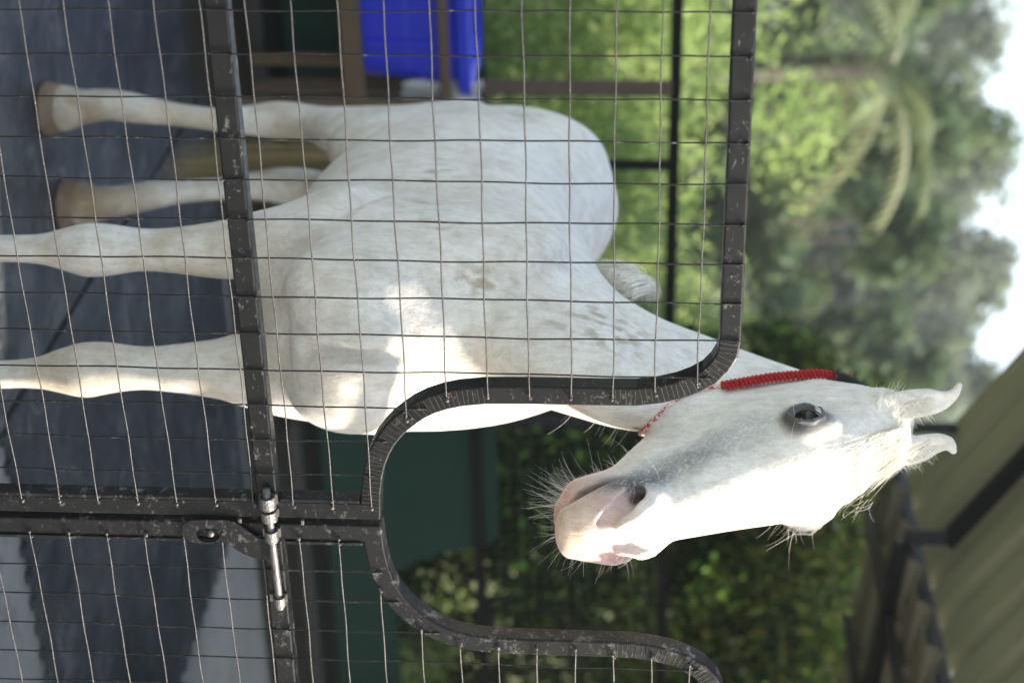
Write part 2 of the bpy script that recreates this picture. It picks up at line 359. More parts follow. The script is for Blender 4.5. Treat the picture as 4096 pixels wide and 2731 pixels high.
leafpath=[(-.76,ZB),(-.76,1.255)]+CUR+[(.982,ZB)]
mir=lambda P:[(2.015-t,z) for t,z in P]
def jit(a): return rnd.uniform(-a,a)
def build_leaf(side):
    M_=(lambda P:mir(P)) if side else (lambda P:P)
    s=-1 if side else 1; X=lambda t:(2.015-t) if side else t
    label='right leaf of the black mesh gate, with the sliding bolt and padlock lug' if side else 'left leaf of the black mesh gate, in front of the horse\'s body and legs'
    g=empty('gate_leaf',gpw(X(-.76),ZB),label,'gate','two leaves of the black wire mesh gate')
    f=frame_tube(M_(leafpath)); fo=f.build('frame',M_BLACKW if side else M_BLACK,g,bevel=.003)
    r=GMB(); a,b=X(-.738),X(.962); r.box(min(a,b),max(a,b),-.0375,-.0008,.380,.419,T=lambda t,o,z:gp(t,z,o)); r.build('middle_rail',M_BLACKW if side else M_BLACK,g,bevel=.003)
    # raised stop strip beside the meeting stile
    r=GMB(); a,b=X(.9555),X(.9625); r.box(min(a,b),max(a,b),-.030,.0025,ZB+.03,.372,T=lambda t,o,z:gp(t,z,o)); r.box(min(a,b),max(a,b),-.030,.0025,.425,.575,T=lambda t,o,z:gp(t,z,o)); r.build('stop_strip',M_BLACKW,g,bevel=.001)
    # wires
    V=GMB(); W=GMB()
    def top(t):
        # height of the frame centre line over t
        best=1.255
        for (a,za),(b,zb) in zip(CUR[:-1],CUR[1:]):
            if a<=t<=b and b>a: best=za+(zb-za)*(t-a)/(b-a)
        return best
    ts=[i*.075 for i in range(-9,13)] if not side else [-.739+k*.0735 for k in range(23)]
    ts2=ts if not side else [.894-k*.0725 for k in range(0,23)]
    for t in ts2:
        if t<-.745: continue
        zt=1.272 if t<.62 else top(t)+.004
        if .70<t<.735 : zt=.80
        zz=np.arange(ZB-.01,zt,.025); zz=np.append(zz,zt); ph=rnd.random()*6
        P=[gp(X(t)+.0011*math.sin(z*9+ph)+.0007*math.sin(z*31+ph*2),z,.0018+.0007*math.sin(z*17+ph)) for z in zz]
        V.tube(P,.00155,5)
    js=range(-7,17)
    for j in js:
        z=j*.075+(.005 if side else 0); 
        te=.975
        if z>.60:
            # ends on the curved part
            te=.972
            for (a,za),(b,zb) in zip(CUR[8:-1],CUR[9:]):
                if zb<=z<=za: te=a+.006
            if z>1.05: te=.714 if z<1.14 else .695
            if z>=.60 and z<.63 : te=.86
        tt=np.append(np.arange(-.765,te,.025),te); ph=rnd.random()*6
        P=[gp(X(t),z+.0010*math.sin(t*11+ph)+.0007*math.sin(t*37+ph*2),.0047+.0006*math.sin(t*13+ph)) for t in tt]
        W.tube(P,.0015,5)
        q=np.array(gp(X(te-.004),z+jit(.002),.004)); W.ball(q,.0042+jit(.001),5,(1.2,.8,1)); 
        if abs(z-.40)>.03: W.ball(np.array(gp(X(te-.016 if z<.6 else te-.01),z+jit(.003),.003)),.0032,5)
    for t in ts2:
        zt=1.272 if t<.62 else top(t)
        for z in (.381,.418,zt-.006): 
            if rnd.random()<.6 and z<zt: V.ball(np.array(gp(X(t)+jit(.003),z,.0025)),.0028+jit(.0008),4)
    wm=W; b=len(wm.v); nf=len(wm.f); wm.v+=V.v; wm.f+=[tuple(b+i for i in f_) for f_ in V.f]
    wo=wm.build('wire_mesh',M_WIRE,g,smooth=True); wo.data.materials.append(M_WIREB); wo.data.polygons.foreach_set('material_index',[0]*nf+[1]*(len(wm.f)-nf))
    # cut-and-weld lines where the tube is bent
    C=np.array(M_(CUR))
    for half in ((range(0,9),) if side else (range(0,9),range(9,len(C)-1))):
     K=GMB()
     for i in half:
         a,b=C[i],C[i+1]; L=np.linalg.norm(b-a)
         if L>.07: continue
         n=max(1,int(L/.0082)); tdir=(b-a)/L; nn=np.array([-tdir[1],tdir[0]])
         for k in range(n):
             c=a+(b-a)*(k+.5)/n; l0,l1=-.0175+abs(jit(.004)),.0175-abs(jit(.005))
             K.bar(gp(*(c+nn*l0),.0003),gp(*(c+nn*l1+tdir*jit(.0015)),.0003),.0007,.0009,up=tuple(GN))
     K.build('bend_weld',M_WELD,g)
    return g
LG=build_leaf(0); RG=build_leaf(1)
# bolt with handle and padlock lug, sliding in rings
bz=.402
Bt=GMB()
rod=[gp(t,bz+.0035*(t-.93)/.26+.001,.014) for t in np.linspace(.925,1.205,12)]
Bt.tube(rod,.0075,14)
Bt.build('bolt',M_STEEL,RG,smooth=True)
def sleeve(a,b,par,r=.0135):
    m=GMB(); P=[gp(t,bz+.0035*(t-.93)/.26+.001,.014) for t in (a,a+.001,b-.001,b)]; n=18
    base=len(m.v)
    for rad,ps in ((r,P),(r-.0035,P[::-1])):
        for p in ps:
            for k in range(n):
                an=2*math.pi*k/n; m.v.append(tuple(np.array(p)+rad*(math.cos(an)*GN+math.sin(an)*np.array([0,0,1]))))
    N_=8
    for i in range(N_):
        for k in range(n): j=(i+1)%N_; m.f.append((i*n+k,i*n+(k+1)%n,j*n+(k+1)%n,j*n+k))
    m.box(a+.002,b-.002,-.001,.006,bz-.016,bz+.018,T=lambda t,o,z:gp(t,z,o))
    return m.build('bolt_ring',M_STEEL,par,smooth=False)
sleeve(.943,.968,LG,.0155); sleeve(.975,.996,LG,.0155); sleeve(1.020,1.043,RG,.0135); sleeve(1.176,1.196,RG,.0125)
# handle plate
PL=[(1.091,.3932),(1.0902,.377),(1.0863,.36),(1.0781,.3434),(1.0681,.3292),(1.0566,.3195),(1.0548,.311),(1.0524,.3025),(1.0582,.2846),(1.0587,.2672),(1.0565,.2544),(1.0525,.2396),(1.0436,.2319),(1.028,.23),(1.0123,.2376),(1.0046,.2514),(1.0022,.2818),(1.0017,.3163),(1.0056,.3331),(1.0167,.3492),(1.0318,.3651),(1.0405,.3772),(1.0438,.3963)]
HO_=[(1.0324,.257),(1.0244,.2643),(1.0212,.2841),(1.0233,.3012),(1.0282,.3104),(1.0414,.3037),(1.0522,.2917),(1.0541,.272),(1.048,.2596)]
def plate_with_hole(out,hole,o0,o1):
    bm=bmesh.new()
    vo=[bm.verts.new(gpw(t,z,o0)) for t,z in out]; vh=[bm.verts.new(gpw(t,z,o0)) for t,z in hole]
    es=[bm.edges.new((v[i],v[(i+1)%len(v)])) for v in (vo,vh) for i in range(len(v))]
    bmesh.ops.triangle_fill(bm,edges=es,use_beauty=True)
    r=bmesh.ops.extrude_face_region(bm,geom=list(bm.faces)); vs=[g for g in r['geom'] if isinstance(g,bmesh.types.BMVert)]
    bmesh.ops.translate(bm,vec=Vector(GN)*(o1-o0)*GK,verts=vs); bmesh.ops.recalc_face_normals(bm,faces=bm.faces)
    me=bpy.data.meshes.new('padlock_lug'); bm.to_mesh(me); bm.free(); return me
me=plate_with_hole(PL,HO_,.0055,.0105); me.materials.append(M_BLACKW); o=bpy.data.objects.new('padlock_lug',me); COL.objects.link(o); o.parent=RG; o.matrix_parent_inverse=parent_inv(RG)
q=GMB(); q.ball(np.array(gp(1.036,.284,.003)),.010,8,(1,1,.9)); q.build('rivet',M_WELD,RG,smooth=True)
q=GMB()
for k in range(26):
    t=rnd.choice([rnd.uniform(1.0,1.06),rnd.uniform(.955,1.0)]); z=rnd.choice([rnd.uniform(.23,.33),rnd.uniform(.36,.44),rnd.uniform(.5,.6)])
    q.ball(np.array(gp(t,z,.0005)),rnd.uniform(.0012,.003),4)
wo=[c for c in RG.children if c.name.startswith('wire_mesh')]; q=None
for z in (.344,.464):
    q=GMB(); q.bar(gp(1.0015,z,.004),gp(1.0115,z,.004),.006); q.build('weld_tab',M_STEEL,LG,bevel=.001)
for t,lb in ((-.83,'black gate post holding the left leaf, past the picture\'s edge'),(2.845,'black gate post holding the right leaf, past the picture\'s edge')):
    q=GMB(); q.box(t-.03,t+.03,-.05,.01,-.6453,1.38,T=lambda a,b,c:gp(a,c,b)); q.box(t-.034,t+.034,-.054,.014,1.38,1.39,T=lambda a,b,c:gp(a,c,b))
    o=recentre(q.build('gate_post',M_BLACK,bevel=.003)); tag(o,lb,'post')
HI=1.0
STAINS=[((-.25,-.22,1.09),(.06,.05,.07),1.0),((-.205,-.215,1.07),(.04,.05,.06),.8),((-.34,-.237,1.06),(.05,.05,.06),.6),((-.0,-.21,1.10),(.05,.05,.05),.7),((.09,-.19,1.13),(.03,.05,.09),.8),
 ((-.91,-.217,1.22),(.10,.06,.06),.9),((.15,-.11,1.20),(.05,.04,.06),.7),((.14,-.10,1.24),(.05,.04,.06),.6),((.16,-.035,1.41),(.09,.08,.13),.7),((.15,-.02,1.47),(.08,.08,.09),.5),((-1.2,-.18,.9),(.2,.1,.3),.4)]
# ---------------------------------------------------------------- horse body
HO=np.array([-.045,3.31,0.0]); HA=R(17)
HF=np.array([math.sin(HA),-math.cos(HA),0]); HL=np.array([math.cos(HA),math.sin(HA),0])
HM=np.stack([HF,HL,[0,0,1.]])                      # local row vector @ HM -> world
def h2w(p): return np.asarray(p,float)@HM+HO

def cat(rows,n=6):
    rows=np.array(rows,float); P=np.vstack([2*rows[0]-rows[1],rows,2*rows[-1]-rows[-2]]); out=[]
    for i in range(1,len(P)-2):
        for t in np.linspace(0,1,n,endpoint=False):
            a,b,c,d=P[i-1:i+3]
            out.append(.5*((2*b)+(-a+c)*t+(2*a-5*b+4*c-d)*t*t+(-a+3*b-3*c+d)*t**3))
    out.append(P[-2]); return np.array(out)

# head frame in horse-local space: s down the face, n out of the face, l to the horse's left
HPOLL=np.array([.243,.173,1.951]); HPHI=R(25); HPSI=R(13.7); HROLL=R(-2.5)
_h=np.array([math.cos(HPSI),math.sin(HPSI),0])
HS=math.sin(HPHI)*_h-math.cos(HPHI)*np.array([0,0,1.]); HN=math.cos(HPHI)*_h+math.sin(HPHI)*np.array([0,0,1.]); HLt=np.array([-math.sin(HPSI),math.cos(HPSI),0])
HS,HLt=math.cos(HROLL)*HS-math.sin(HROLL)*HLt,math.cos(HROLL)*HLt+math.sin(HROLL)*HS
HB=np.stack([HS,HLt,HN])                           # (s,l,n) @ HB -> local
HW=1.2
def hd(s,l,n): return np.array([s,l*HW,n],float)@HB+HPOLL

class SDF:
    def __init__(self,xs,ys,zs):
        self.g=[xs.astype('f4'),ys.astype('f4'),zs.astype('f4')]
        self.d=np.full((len(xs),len(ys),len(zs)),.4,'f4')
    def box(self,lo,hi,pad):
        sl=[]
        for k in range(3):
            a=np.searchsorted(self.g[k],lo[k]-pad); b=np.searchsorted(self.g[k],hi[k]+pad)
            if b<=a: return None
            sl.append(slice(a,b))
        return tuple(sl)
    def pts(self,sl): return np.stack(np.meshgrid(*[self.g[k][sl[k]] for k in range(3)],indexing='ij'),-1)
    def comb(self,sl,e,k,op='add'):
        d=self.d[sl]
        if op=='add':
            h=np.clip(.5+.5*(d-e)/k,0,1); self.d[sl]=d*(1-h)+e*h-k*h*(1-h)
        else:
            e=-e; h=np.clip(.5-.5*(d-e)/k,0,1); self.d[sl]=d*(1-h)+e*h+k*h*(1-h)
    def tube(self,rows,lat=(0,1,0),k=.03,n=5,op='add',p=2.0,frame=None,kf=None,pad=.06,up_ref=(0,0,1)):
        # rows: x,y,z, half width, dorsal half height, ventral half height
        r=cat(rows,n)
        if frame is not None: r[:,:3]=(r[:,:3]*[1,HW,1])@frame[0]+frame[1]; r[:,3]*=HW; up_ref=frame[0][2]
        P=r[:,:3]; rad=r[:,3:6].max(1)
        sl=self.box((P-rad[:,None]).min(0),(P+rad[:,None]).max(0),pad+k)
        if sl is None: return
        Q=self.pts(sl); sh=Q.shape[:3]; Q=Q.reshape(-1,3); best=np.full(len(Q),9.,'f4')
        lat=np.asarray(lat,float)
        Tn=np.gradient(P,axis=0); Tn/=np.linalg.norm(Tn,axis=1)[:,None]
        Sn=lat-Tn*(Tn@lat)[:,None]; Sn/=np.linalg.norm(Sn,axis=1)[:,None]; Un=np.cross(Tn,Sn)
        if up_ref is not None:
            fl=(Un@np.asarray(up_ref,float))<0; Un[fl]*=-1
        n_=len(P)
        for i in range(n_-1):
            A,B=P[i],P[i+1]; ra=max(rad[i],rad[i+1])+pad+k
            lo,hi=np.minimum(A,B)-ra,np.maximum(A,B)+ra
            m=np.where(((Q>lo)&(Q<hi)).all(1))[0]
            if not len(m): continue
            q=Q[m]; dA=(q-A.astype('f4'))@Tn[i].astype('f4'); dB=(B.astype('f4')-q)@Tn[i+1].astype('f4')
            den=dA+dB; ok=den>1e-5
            if i>0: ok&=dA>-2e-3
            if i<n_-2: ok&=dB>-2e-3
            m=m[ok]; q=q[ok]; t=np.clip(dA[ok]/den[ok],0,1)[:,None]
            S_=Sn[i]*(1-t)+Sn[i+1]*t; U_=Un[i]*(1-t)+Un[i+1]*t; q=q-(A*(1-t)+B*t)
            u=(q*S_).sum(1); v=(q*U_).sum(1); w=0
            if i==0: w=np.minimum(dA[ok],0)
            if i==n_-2: w=w+np.minimum(dB[ok],0)
            t=t[:,0]
            a=r[i,3]+(r[i+1,3]-r[i,3])*t; bu=r[i,4]+(r[i+1,4]-r[i,4])*t; bd=r[i,5]+(r[i+1,5]-r[i,5])*t
            b=np.where(v>0,bu,bd); c=np.minimum(a,b)*.8
            if p==2: k0=np.sqrt((u/a)**2+(v/b)**2+(w/c)**2)
            else: k0=(np.abs(u/a)**p+np.abs(v/b)**p+np.abs(w/c)**p)**(1/p)
            k1=np.sqrt((u/a**2)**2+(v/b**2)**2+(w/c**2)**2)+1e-6
            e=np.where(k0<.2,(k0-1)*np.minimum(a,b),k0*(k0-1)/k1)
            best[m]=np.minimum(best[m],e)
        e=best.reshape(sh); kk=k if kf is None else kf(Q).reshape(sh).astype('f4')
        self.comb(sl,e,kk,op)
    def ell(self,c,r,axes=np.eye(3),k=.03,op='add'):
        c=np.asarray(c,float); r=np.asarray(r,float); R_=r.max()
        sl=self.box(c-R_,c+R_,k+.05)
        if sl is None: return
        Q=(self.pts(sl)-c.astype('f4'))@np.asarray(axes).T.astype('f4')
        k0=np.sqrt(((Q/r.astype('f4'))**2).sum(-1)); k1=np.sqrt(((Q/(r**2).astype('f4'))**2).sum(-1))+1e-6
        self.comb(sl,k0*(k0-1)/k1,k,op)
    def cap(self,A,B,ra,rb,k=.02,op='add'):
        A=np.asarray(A,float);B=np.asarray(B,float); rr=max(ra,rb)
        sl=self.box(np.minimum(A,B)-rr,np.maximum(A,B)+rr,k+.05)
        if sl is None: return
        Q=self.pts(sl)-A.astype('f4'); ab=(B-A); t=np.clip(Q@(ab/(ab@ab)).astype('f4'),0,1)
        d=np.linalg.norm(Q-t[...,None]*ab.astype('f4'),axis=-1)-(ra+(rb-ra)*t)
        self.comb(sl,d.astype('f4'),k,op)
    def mesh(self):
        d=self.d; gx,gy,gz=self.g; s=d<0
        nx,ny,nz=d.shape
        # cells with a sign change
        c=np.zeros((nx-1,ny-1,nz-1),np.int8)
        for i in (0,1):
            for j in (0,1):
                for k in (0,1): c+=s[i:nx-1+i,j:ny-1+j,k:nz-1+k]
        I=np.argwhere((c>0)&(c<8)); idx=np.full(c.shape,-1,np.int32); idx[tuple(I.T)]=np.arange(len(I))
        acc=np.zeros((len(I),3)); cnt=np.zeros(len(I))
        G=[gx.astype(float),gy.astype(float),gz.astype(float)]
        cor=[(i,j,k) for i in (0,1) for j in (0,1) for k in (0,1)]
        for a in cor:
            for ax in range(3):
                if a[ax]: continue
                b=list(a); b[ax]=1
                va=d[I[:,0]+a[0],I[:,1]+a[1],I[:,2]+a[2]]; vb=d[I[:,0]+b[0],I[:,1]+b[1],I[:,2]+b[2]]
                m=(va<0)!=(vb<0); t=va[m]/(va[m]-vb[m])
                pa=np.stack([G[q][I[m,q]+a[q]] for q in range(3)],1); pb=np.stack([G[q][I[m,q]+b[q]] for q in range(3)],1)
                acc[m]+=pa+(pb-pa)*t[:,None]; cnt[m]+=1
        V=acc/cnt[:,None]; F=[]
        for ax in range(3):
            o=[0,0,0]; o[ax]=1
            A=s[1:-1,1:-1,1:-1]; B=s[1+o[0]:nx-1+o[0],1+o[1]:ny-1+o[1],1+o[2]:nz-1+o[2]]
            for flip,m in ((0,A&~B),(1,~A&B)):
                E=np.argwhere(m)+1
                u,w=[(1,2),(2,0),(0,1)][ax]
                q=[]
                for du,dw in ((0,0),(1,0),(1,1),(0,1)):
                    X=E.copy(); X[:,u]-=du; X[:,w]-=dw; q.append(idx[X[:,0],X[:,1],X[:,2]])
                q=np.stack(q,1)
                if flip: q=q[:,::-1]
                F.append(q)
        F=np.vstack(F); F=F[(F>=0).all(1)]
        # light relaxation
        return V,F

def relax(V,F,it,lam,w=None):
    E=np.vstack([F[:,[0,1]],F[:,[1,2]],F[:,[2,3]],F[:,[3,0]]]); E=np.vstack([E,E[:,::-1]])
    n=len(V); deg=np.bincount(E[:,0],minlength=n)[:,None]
    for q in range(it):
        for l in (lam,-lam*1.02) if it>2 else (lam,):
            S=np.stack([np.bincount(E[:,0],V[E[:,1],k],minlength=n) for k in range(3)],1)/deg
            d=(S-V)*l
            V=V+(d if w is None else d*w)
    return V

def biggest(V,F):
    n=len(V); lab=np.arange(n); E=np.vstack([F[:,[0,1]],F[:,[1,2]],F[:,[2,3]]])
    while True:
        m=np.minimum(lab[E[:,0]],lab[E[:,1]]); new=lab.copy(); np.minimum.at(new,E[:,0],m); np.minimum.at(new,E[:,1],m)
        np.minimum.at(new,lab[E[:,0]],m); np.minimum.at(new,lab[E[:,1]],m); new=new[new]
        if (new==lab).all(): break
        lab=new
    r=np.bincount(lab).argmax(); k=lab==r; idx=np.cumsum(k)-1; F=F[k[F[:,0]]]; return V[k],idx[F]

def sym(f):
    for sg in (1,-1): f(sg)

def build_horse_mesh(hi=1.0):
    def ax(parts):
        o=[parts[0][0]]
        for a,b,st in parts:
            n=max(1,int(round((b-a)/st))); o+=list(np.linspace(a,b,n+1)[1:])
        return np.array(o)
    hd_lo,hd_hi=.0,.56
    xs=ax([(-1.5,-.02,.010/hi),(-.02,.58,.0034/hi)])
    ys=ax([(-.36,.0,.010/hi),(.0,.33,.0034/hi),(.33,.38,.010/hi)])
    zs=ax([(0.03,1.30,.010/hi),(1.30,2.12,.0034/hi)])
    S=SDF(xs,ys,zs)
    # trunk
    S.tube([(.205,.0,1.01,.08,.10,.13),(.15,0,1.02,.135,.16,.21),(.06,0,1.04,.175,.25,.26),(-.06,0,1.05,.195,.345,.27),(-.2,0,1.05,.215,.355,.29),
            (-.4,0,1.05,.245,.325,.30),(-.6,0,1.05,.258,.315,.29),(-.8,0,1.08,.245,.335,.26),(-.97,0,1.11,.22,.335,.24),(-1.13,0,1.13,.19,.285,.22),
            (-1.22,0,1.13,.160,.22,.22),(-1.29,0,1.12,.12,.16,.17)],k=.02,n=5,up_ref=(0,0,1))
    S.cap((-.02,0,1.37),(-.34,0,1.345),.05,.045,k=.07)          # withers ridge
    for sg in (1,-1):
        S.ell((.0,sg*.135,1.12),(.15,.07,.24),k=.06)            # shoulder
        S.ell((.155,sg*.09,.985),(.085,.085,.12),k=.05)          # point of shoulder / breast
        S.ell((-.08,sg*.135,.95),(.13,.085,.12),k=.06)            # upper arm
        S.ell((-1.02,sg*.10,1.20),(.17,.11,.20),k=.06)           # hip
        S.ell((-1.20,sg*.095,1.05),(.13,.10,.20),k=.05)          # buttock
        S.ell((-.97,sg*.12,.90),(.10,.085,.15),k=.06)            # stifle
    def leg(rows,sc=1.0,**kw): S.tube([(a,b,c,d*sc,e*sc,f*sc) for a,b,c,d,e,f in rows],up_ref=(1,0,0),**kw)
    S.cap((.262,0,1.08),(.235,0,.92),.010,.010,k=.03,op='sub')        # groove between the breast muscles
    for sg in (1,-1):
        S.cap((.13,sg*.135,1.04),(-.07,sg*.085,1.33),.030,.022,k=.045)     # front edge of the shoulder
        S.cap((-.10,sg*.225,1.02),(.03,sg*.205,.93),.016,.018,k=.04,op='sub')   # crease behind the upper arm
        S.cap((-.16,sg*.235,.90),(-.15,sg*.215,1.16),.012,.010,k=.05,op='sub')
        S.cap((-.84,sg*.250,1.10),(-.86,sg*.20,.88),.020,.018,k=.05,op='sub')   # flank fold
        S.cap((-1.16,sg*.215,1.22),(-1.22,sg*.19,.95),.012,.012,k=.05,op='sub')
        S.ell((-.02,sg*.14,.86),(.055,.045,.09),k=.03)                          # forearm muscle
    # fore legs   (x,y,z, lateral, front/back)
    def fore(x,y,yb):
        leg([(x-.03,y*1.12,.92,.075,.11,.11),(x-.02,y*1.06,.80,.063,.085,.085),(x-.005,y,.69,.047,.062,.062),(x,y,.575,.036,.044,.044),(x+.003,y,.50,.044,.045,.045),
                (x+.005,y*.8+yb*.2,.455,.047,.047,.045),(x,y*.6+yb*.4,.41,.038,.038,.04),(x-.004,y*.3+yb*.7,.35,.025,.031,.033),(x-.006,yb,.25,.024,.030,.031),(x-.004,yb,.185,.031,.036,.036),(x+.012,yb,.145,.031,.034,.034),(x+.032,yb,.10,.034,.037,.037),(x+.045,yb,.07,.048,.05,.05),(x+.055,yb,.045,.052,.055,.055)],
               lat=(0,1,0),k=.035,n=4,sc=1.1)
    fore(-.045,-.108,-.105); fore(.037,.100,.122)
    S.ell((.0,.10,.86),(.10,.075,.12),k=.06)
    def leg(rows,sc=1.0,**kw): S.tube([(a,b,c,d*sc,e*sc,f*sc) for a,b,c,d,e,f in rows],up_ref=(1,0,0),**kw)
    def hind(x,y,yk,sg):
        leg([(x+.08,sg*.10,1.05,.105,.2,.17),(x+.09,sg*.115,.92,.085,.17,.15),(x+.05,yk*.95,.80,.060,.11,.10),(x-.03,yk,.69,.040,.060,.060),(x-.075,yk,.61,.041,.055,.060),
                (x-.085,yk,.56,.042,.052,.055),(x-.08,yk,.50,.034,.042,.045),(x-.06,yk*.9+y*.1,.42,.026,.033,.035),(x-.05,yk*.6+y*.4,.31,.026,.032,.032),(x-.04,yk*.3+y*.7,.22,.033,.040,.040),(x-.01,y,.16,.035,.038,.038),(x+.025,y,.11,.038,.042,.042),(x+.04,y,.08,.048,.055,.055),(x+.05,y,.055,.052,.058,.058)],
               lat=(0,1,0),k=.04,n=4,sc=1.12)
    hind(-1.188,-.19,-.14,-1); hind(-1.265,.072,.045,1)
    # neck
    S.tube([(-.05,-.005,1.14,.14,.24,.20),(-.01,-.005,1.24,.125,.23,.19),(.03,.03,1.36,.112,.21,.225),(.04,.078,1.48,.098,.175,.215),(.04,.112,1.60,.086,.145,.155),(.055,.140,1.72,.075,.115,.10),(.11,.150,1.83,.067,.085,.07),(.17,.150,1.90,.055,.06,.06)],
           lat=(.0,1,0),k=.05,n=5,up_ref=(-1,0,0.3))
    FR=(HB,HPOLL)
    L=HLt
    # tubes in the head frame: rows (s,l,n, half width, dorsal, ventral)
    up=[(-.01,-.018,-.065,.052,.045,.07),(.04,-.014,-.07,.070,.062,.10),(.10,-.005,-.07,.085,.078,.11),(.165,0,-.07,.088,.078,.10),(.23,0,-.067,.081,.069,.085),(.31,0,-.062,.068,.060,.062),(.39,0,-.057,.056,.053,.05),(.44,0,-.053,.050,.048,.046),(.50,0,-.050,.055,.043,.042),(.56,0,-.052,.053,.038,.036),(.595,0,-.058,.038,.028,.026)]
    lo=[(.10,0,-.15,.060,.07,.06),(.17,0,-.16,.072,.08,.085),(.24,0,-.155,.073,.08,.108),(.32,0,-.14,.058,.06,.106),(.40,0,-.118,.048,.042,.088),(.47,0,-.104,.043,.030,.062),(.53,0,-.100,.050,.026,.048),(.565,0,-.097,.050,.022,.040),(.588,0,-.090,.030,.016,.018)]
    def hk(a,b,s0,s1):
        def f(Q):
            s=(Q-HPOLL.astype('f4'))@HS.astype('f4'); t=np.clip((s-s0)/(s1-s0),0,1); return a+(b-a)*t
        return f
    T=SDF(xs,ys,zs) if False else S
    S.tube(up,lat=L,k=.04,n=5,frame=FR,p=2.3,kf=hk(.05,.02,.1,.3))
    S.tube(lo,lat=L,k=.04,n=5,frame=FR,p=2.3,kf=hk(.05,.004,.30,.46))
    AX=HB
    for sg in (1,-1):
        S.ell(hd(.160,sg*.080,-.050),(.040,.026,.034),AX,k=.02)       # orbit
        S.cap(hd(.125,sg*.078,-.032),hd(.165,sg*.094,-.036),.013,.012,k=.02) # brow
        S.cap(hd(.20,sg*.070,-.078),hd(.33,sg*.047,-.082),.010,.006,k=.022)    # facial crest
        S.ell(hd(.09,sg*.07,-.06),(.03,.016,.022),AX,k=.02,op='sub') if False else None
        S.ell(hd(.098,sg*.096,-.062),(.026,.012,.018),AX,k=.03,op='sub')     # hollow above the eye
        S.ell(hd(.492,sg*.040,-.042),(.062,.030,.036),AX,k=.018)        # nostril wing
    S.ell(hd(.583,0,-.056),(.032,.045,.028),AX,k=.02)                 # upper lip
    S.ell(hd(.548,0,-.122),(.030,.040,.024),AX,k=.015)                # chin
    S.ell(hd(.584,0,-.100),(.022,.044,.020),AX,k=.008)                # lower lip
    # carve nostrils (comma) and eye openings, mouth line
    for sg in (1,-1):
        pts=[(.470,.048,-.036),(.486,.053,-.030),(.512,.048,-.020),(.538,.036,-.018),(.556,.027,-.024)]
        rr=[.009,.014,.0145,.012,.006]
        for (a,ra),(b,rb) in zip(zip(pts[:-1],rr[:-1]),zip(pts[1:],rr[1:])):
            S.cap(hd(a[0],sg*a[1],a[2]),hd(b[0],sg*b[1],b[2]),ra,rb,k=.007,op='sub')
        S.cap(hd(.490,sg*.043,-.026),hd(.445,sg*.026,-.046),.011,.006,k=.006,op='sub')
        rim=[(.452,.046,-.028),(.468,.041,-.008),(.500,.032,-.001),(.532,.022,-.006)]
        for a,b in zip(rim[:-1],rim[1:]): S.cap(hd(a[0],sg*a[1],a[2]),hd(b[0],sg*b[1],b[2]),.005,.005,k=.008)
        mth=[(.505,.049,-.088),(.53,.052,-.083),(.56,.047,-.079),(.585,.034,-.077),(.602,.014,-.075),(.604,0,-.075)]
        for a,b in zip(mth[:-1],mth[1:]):
            S.cap(hd(a[0],sg*a[1],a[2]),hd(b[0],sg*b[1],b[2]),.0035,.0035,k=.006,op='sub')
        # eye slit
        o=np.array([0,sg*.88,.47]); o/=np.linalg.norm(o)
        A=np.stack([np.array([1,0,0.]),o,np.cross([1,0,0.],o)])@HB
        S.ell(hd(.163,sg*.104,-.043),(.0300,.022,.0235),A,k=.004,op='sub')
        lid=[(.194,.0975,-.054),(.184,.0985,-.028),(.163,.0985,-.017),(.141,.098,-.026),(.133,.0965,-.048)]
        for a,b in zip(lid[:-1],lid[1:]): S.cap(hd(a[0],sg*a[1],a[2]),hd(b[0],sg*b[1],b[2]),.0032,.0032,k=.004)
        lid=[(.194,.0975,-.054),(.180,.097,-.068),(.152,.097,-.069),(.133,.0965,-.050)]
        for a,b in zip(lid[:-1],lid[1:]): S.cap(hd(a[0],sg*a[1],a[2]),hd(b[0],sg*b[1],b[2]),.0028,.0028,k=.004)
    # ears
    for sg in (1,-1):
        e=[(.01,.038,-.055,.022,.018,.018),(-.03,.042,-.045,.024,.014,.014),(-.065,.040,-.038,.024,.011,.011),(-.095,.037,-.034,.018,.008,.008),(-.118,.044,-.032,.011,.006,.006),(-.130,.060,-.031,.005,.004,.004)]
        e=[(a,sg*b-.022,c,d_,f,g) for a,b,c,d_,f,g in e]
        S.tube(e,lat=L,k=.012,n=4,frame=FR)
        for a,b,ra,rb in (((-.025,.042,-.030),(-.065,.040,-.025),.013,.014),((-.065,.040,-.025),(-.10,.039,-.024),.014,.006)):
            S.cap(hd(a[0],sg*a[1]-.022,a[2]),hd(b[0],sg*b[1]-.022,b[2]),ra,rb,k=.006,op='sub')
    V,F=S.mesh()
    return biggest(V,F)
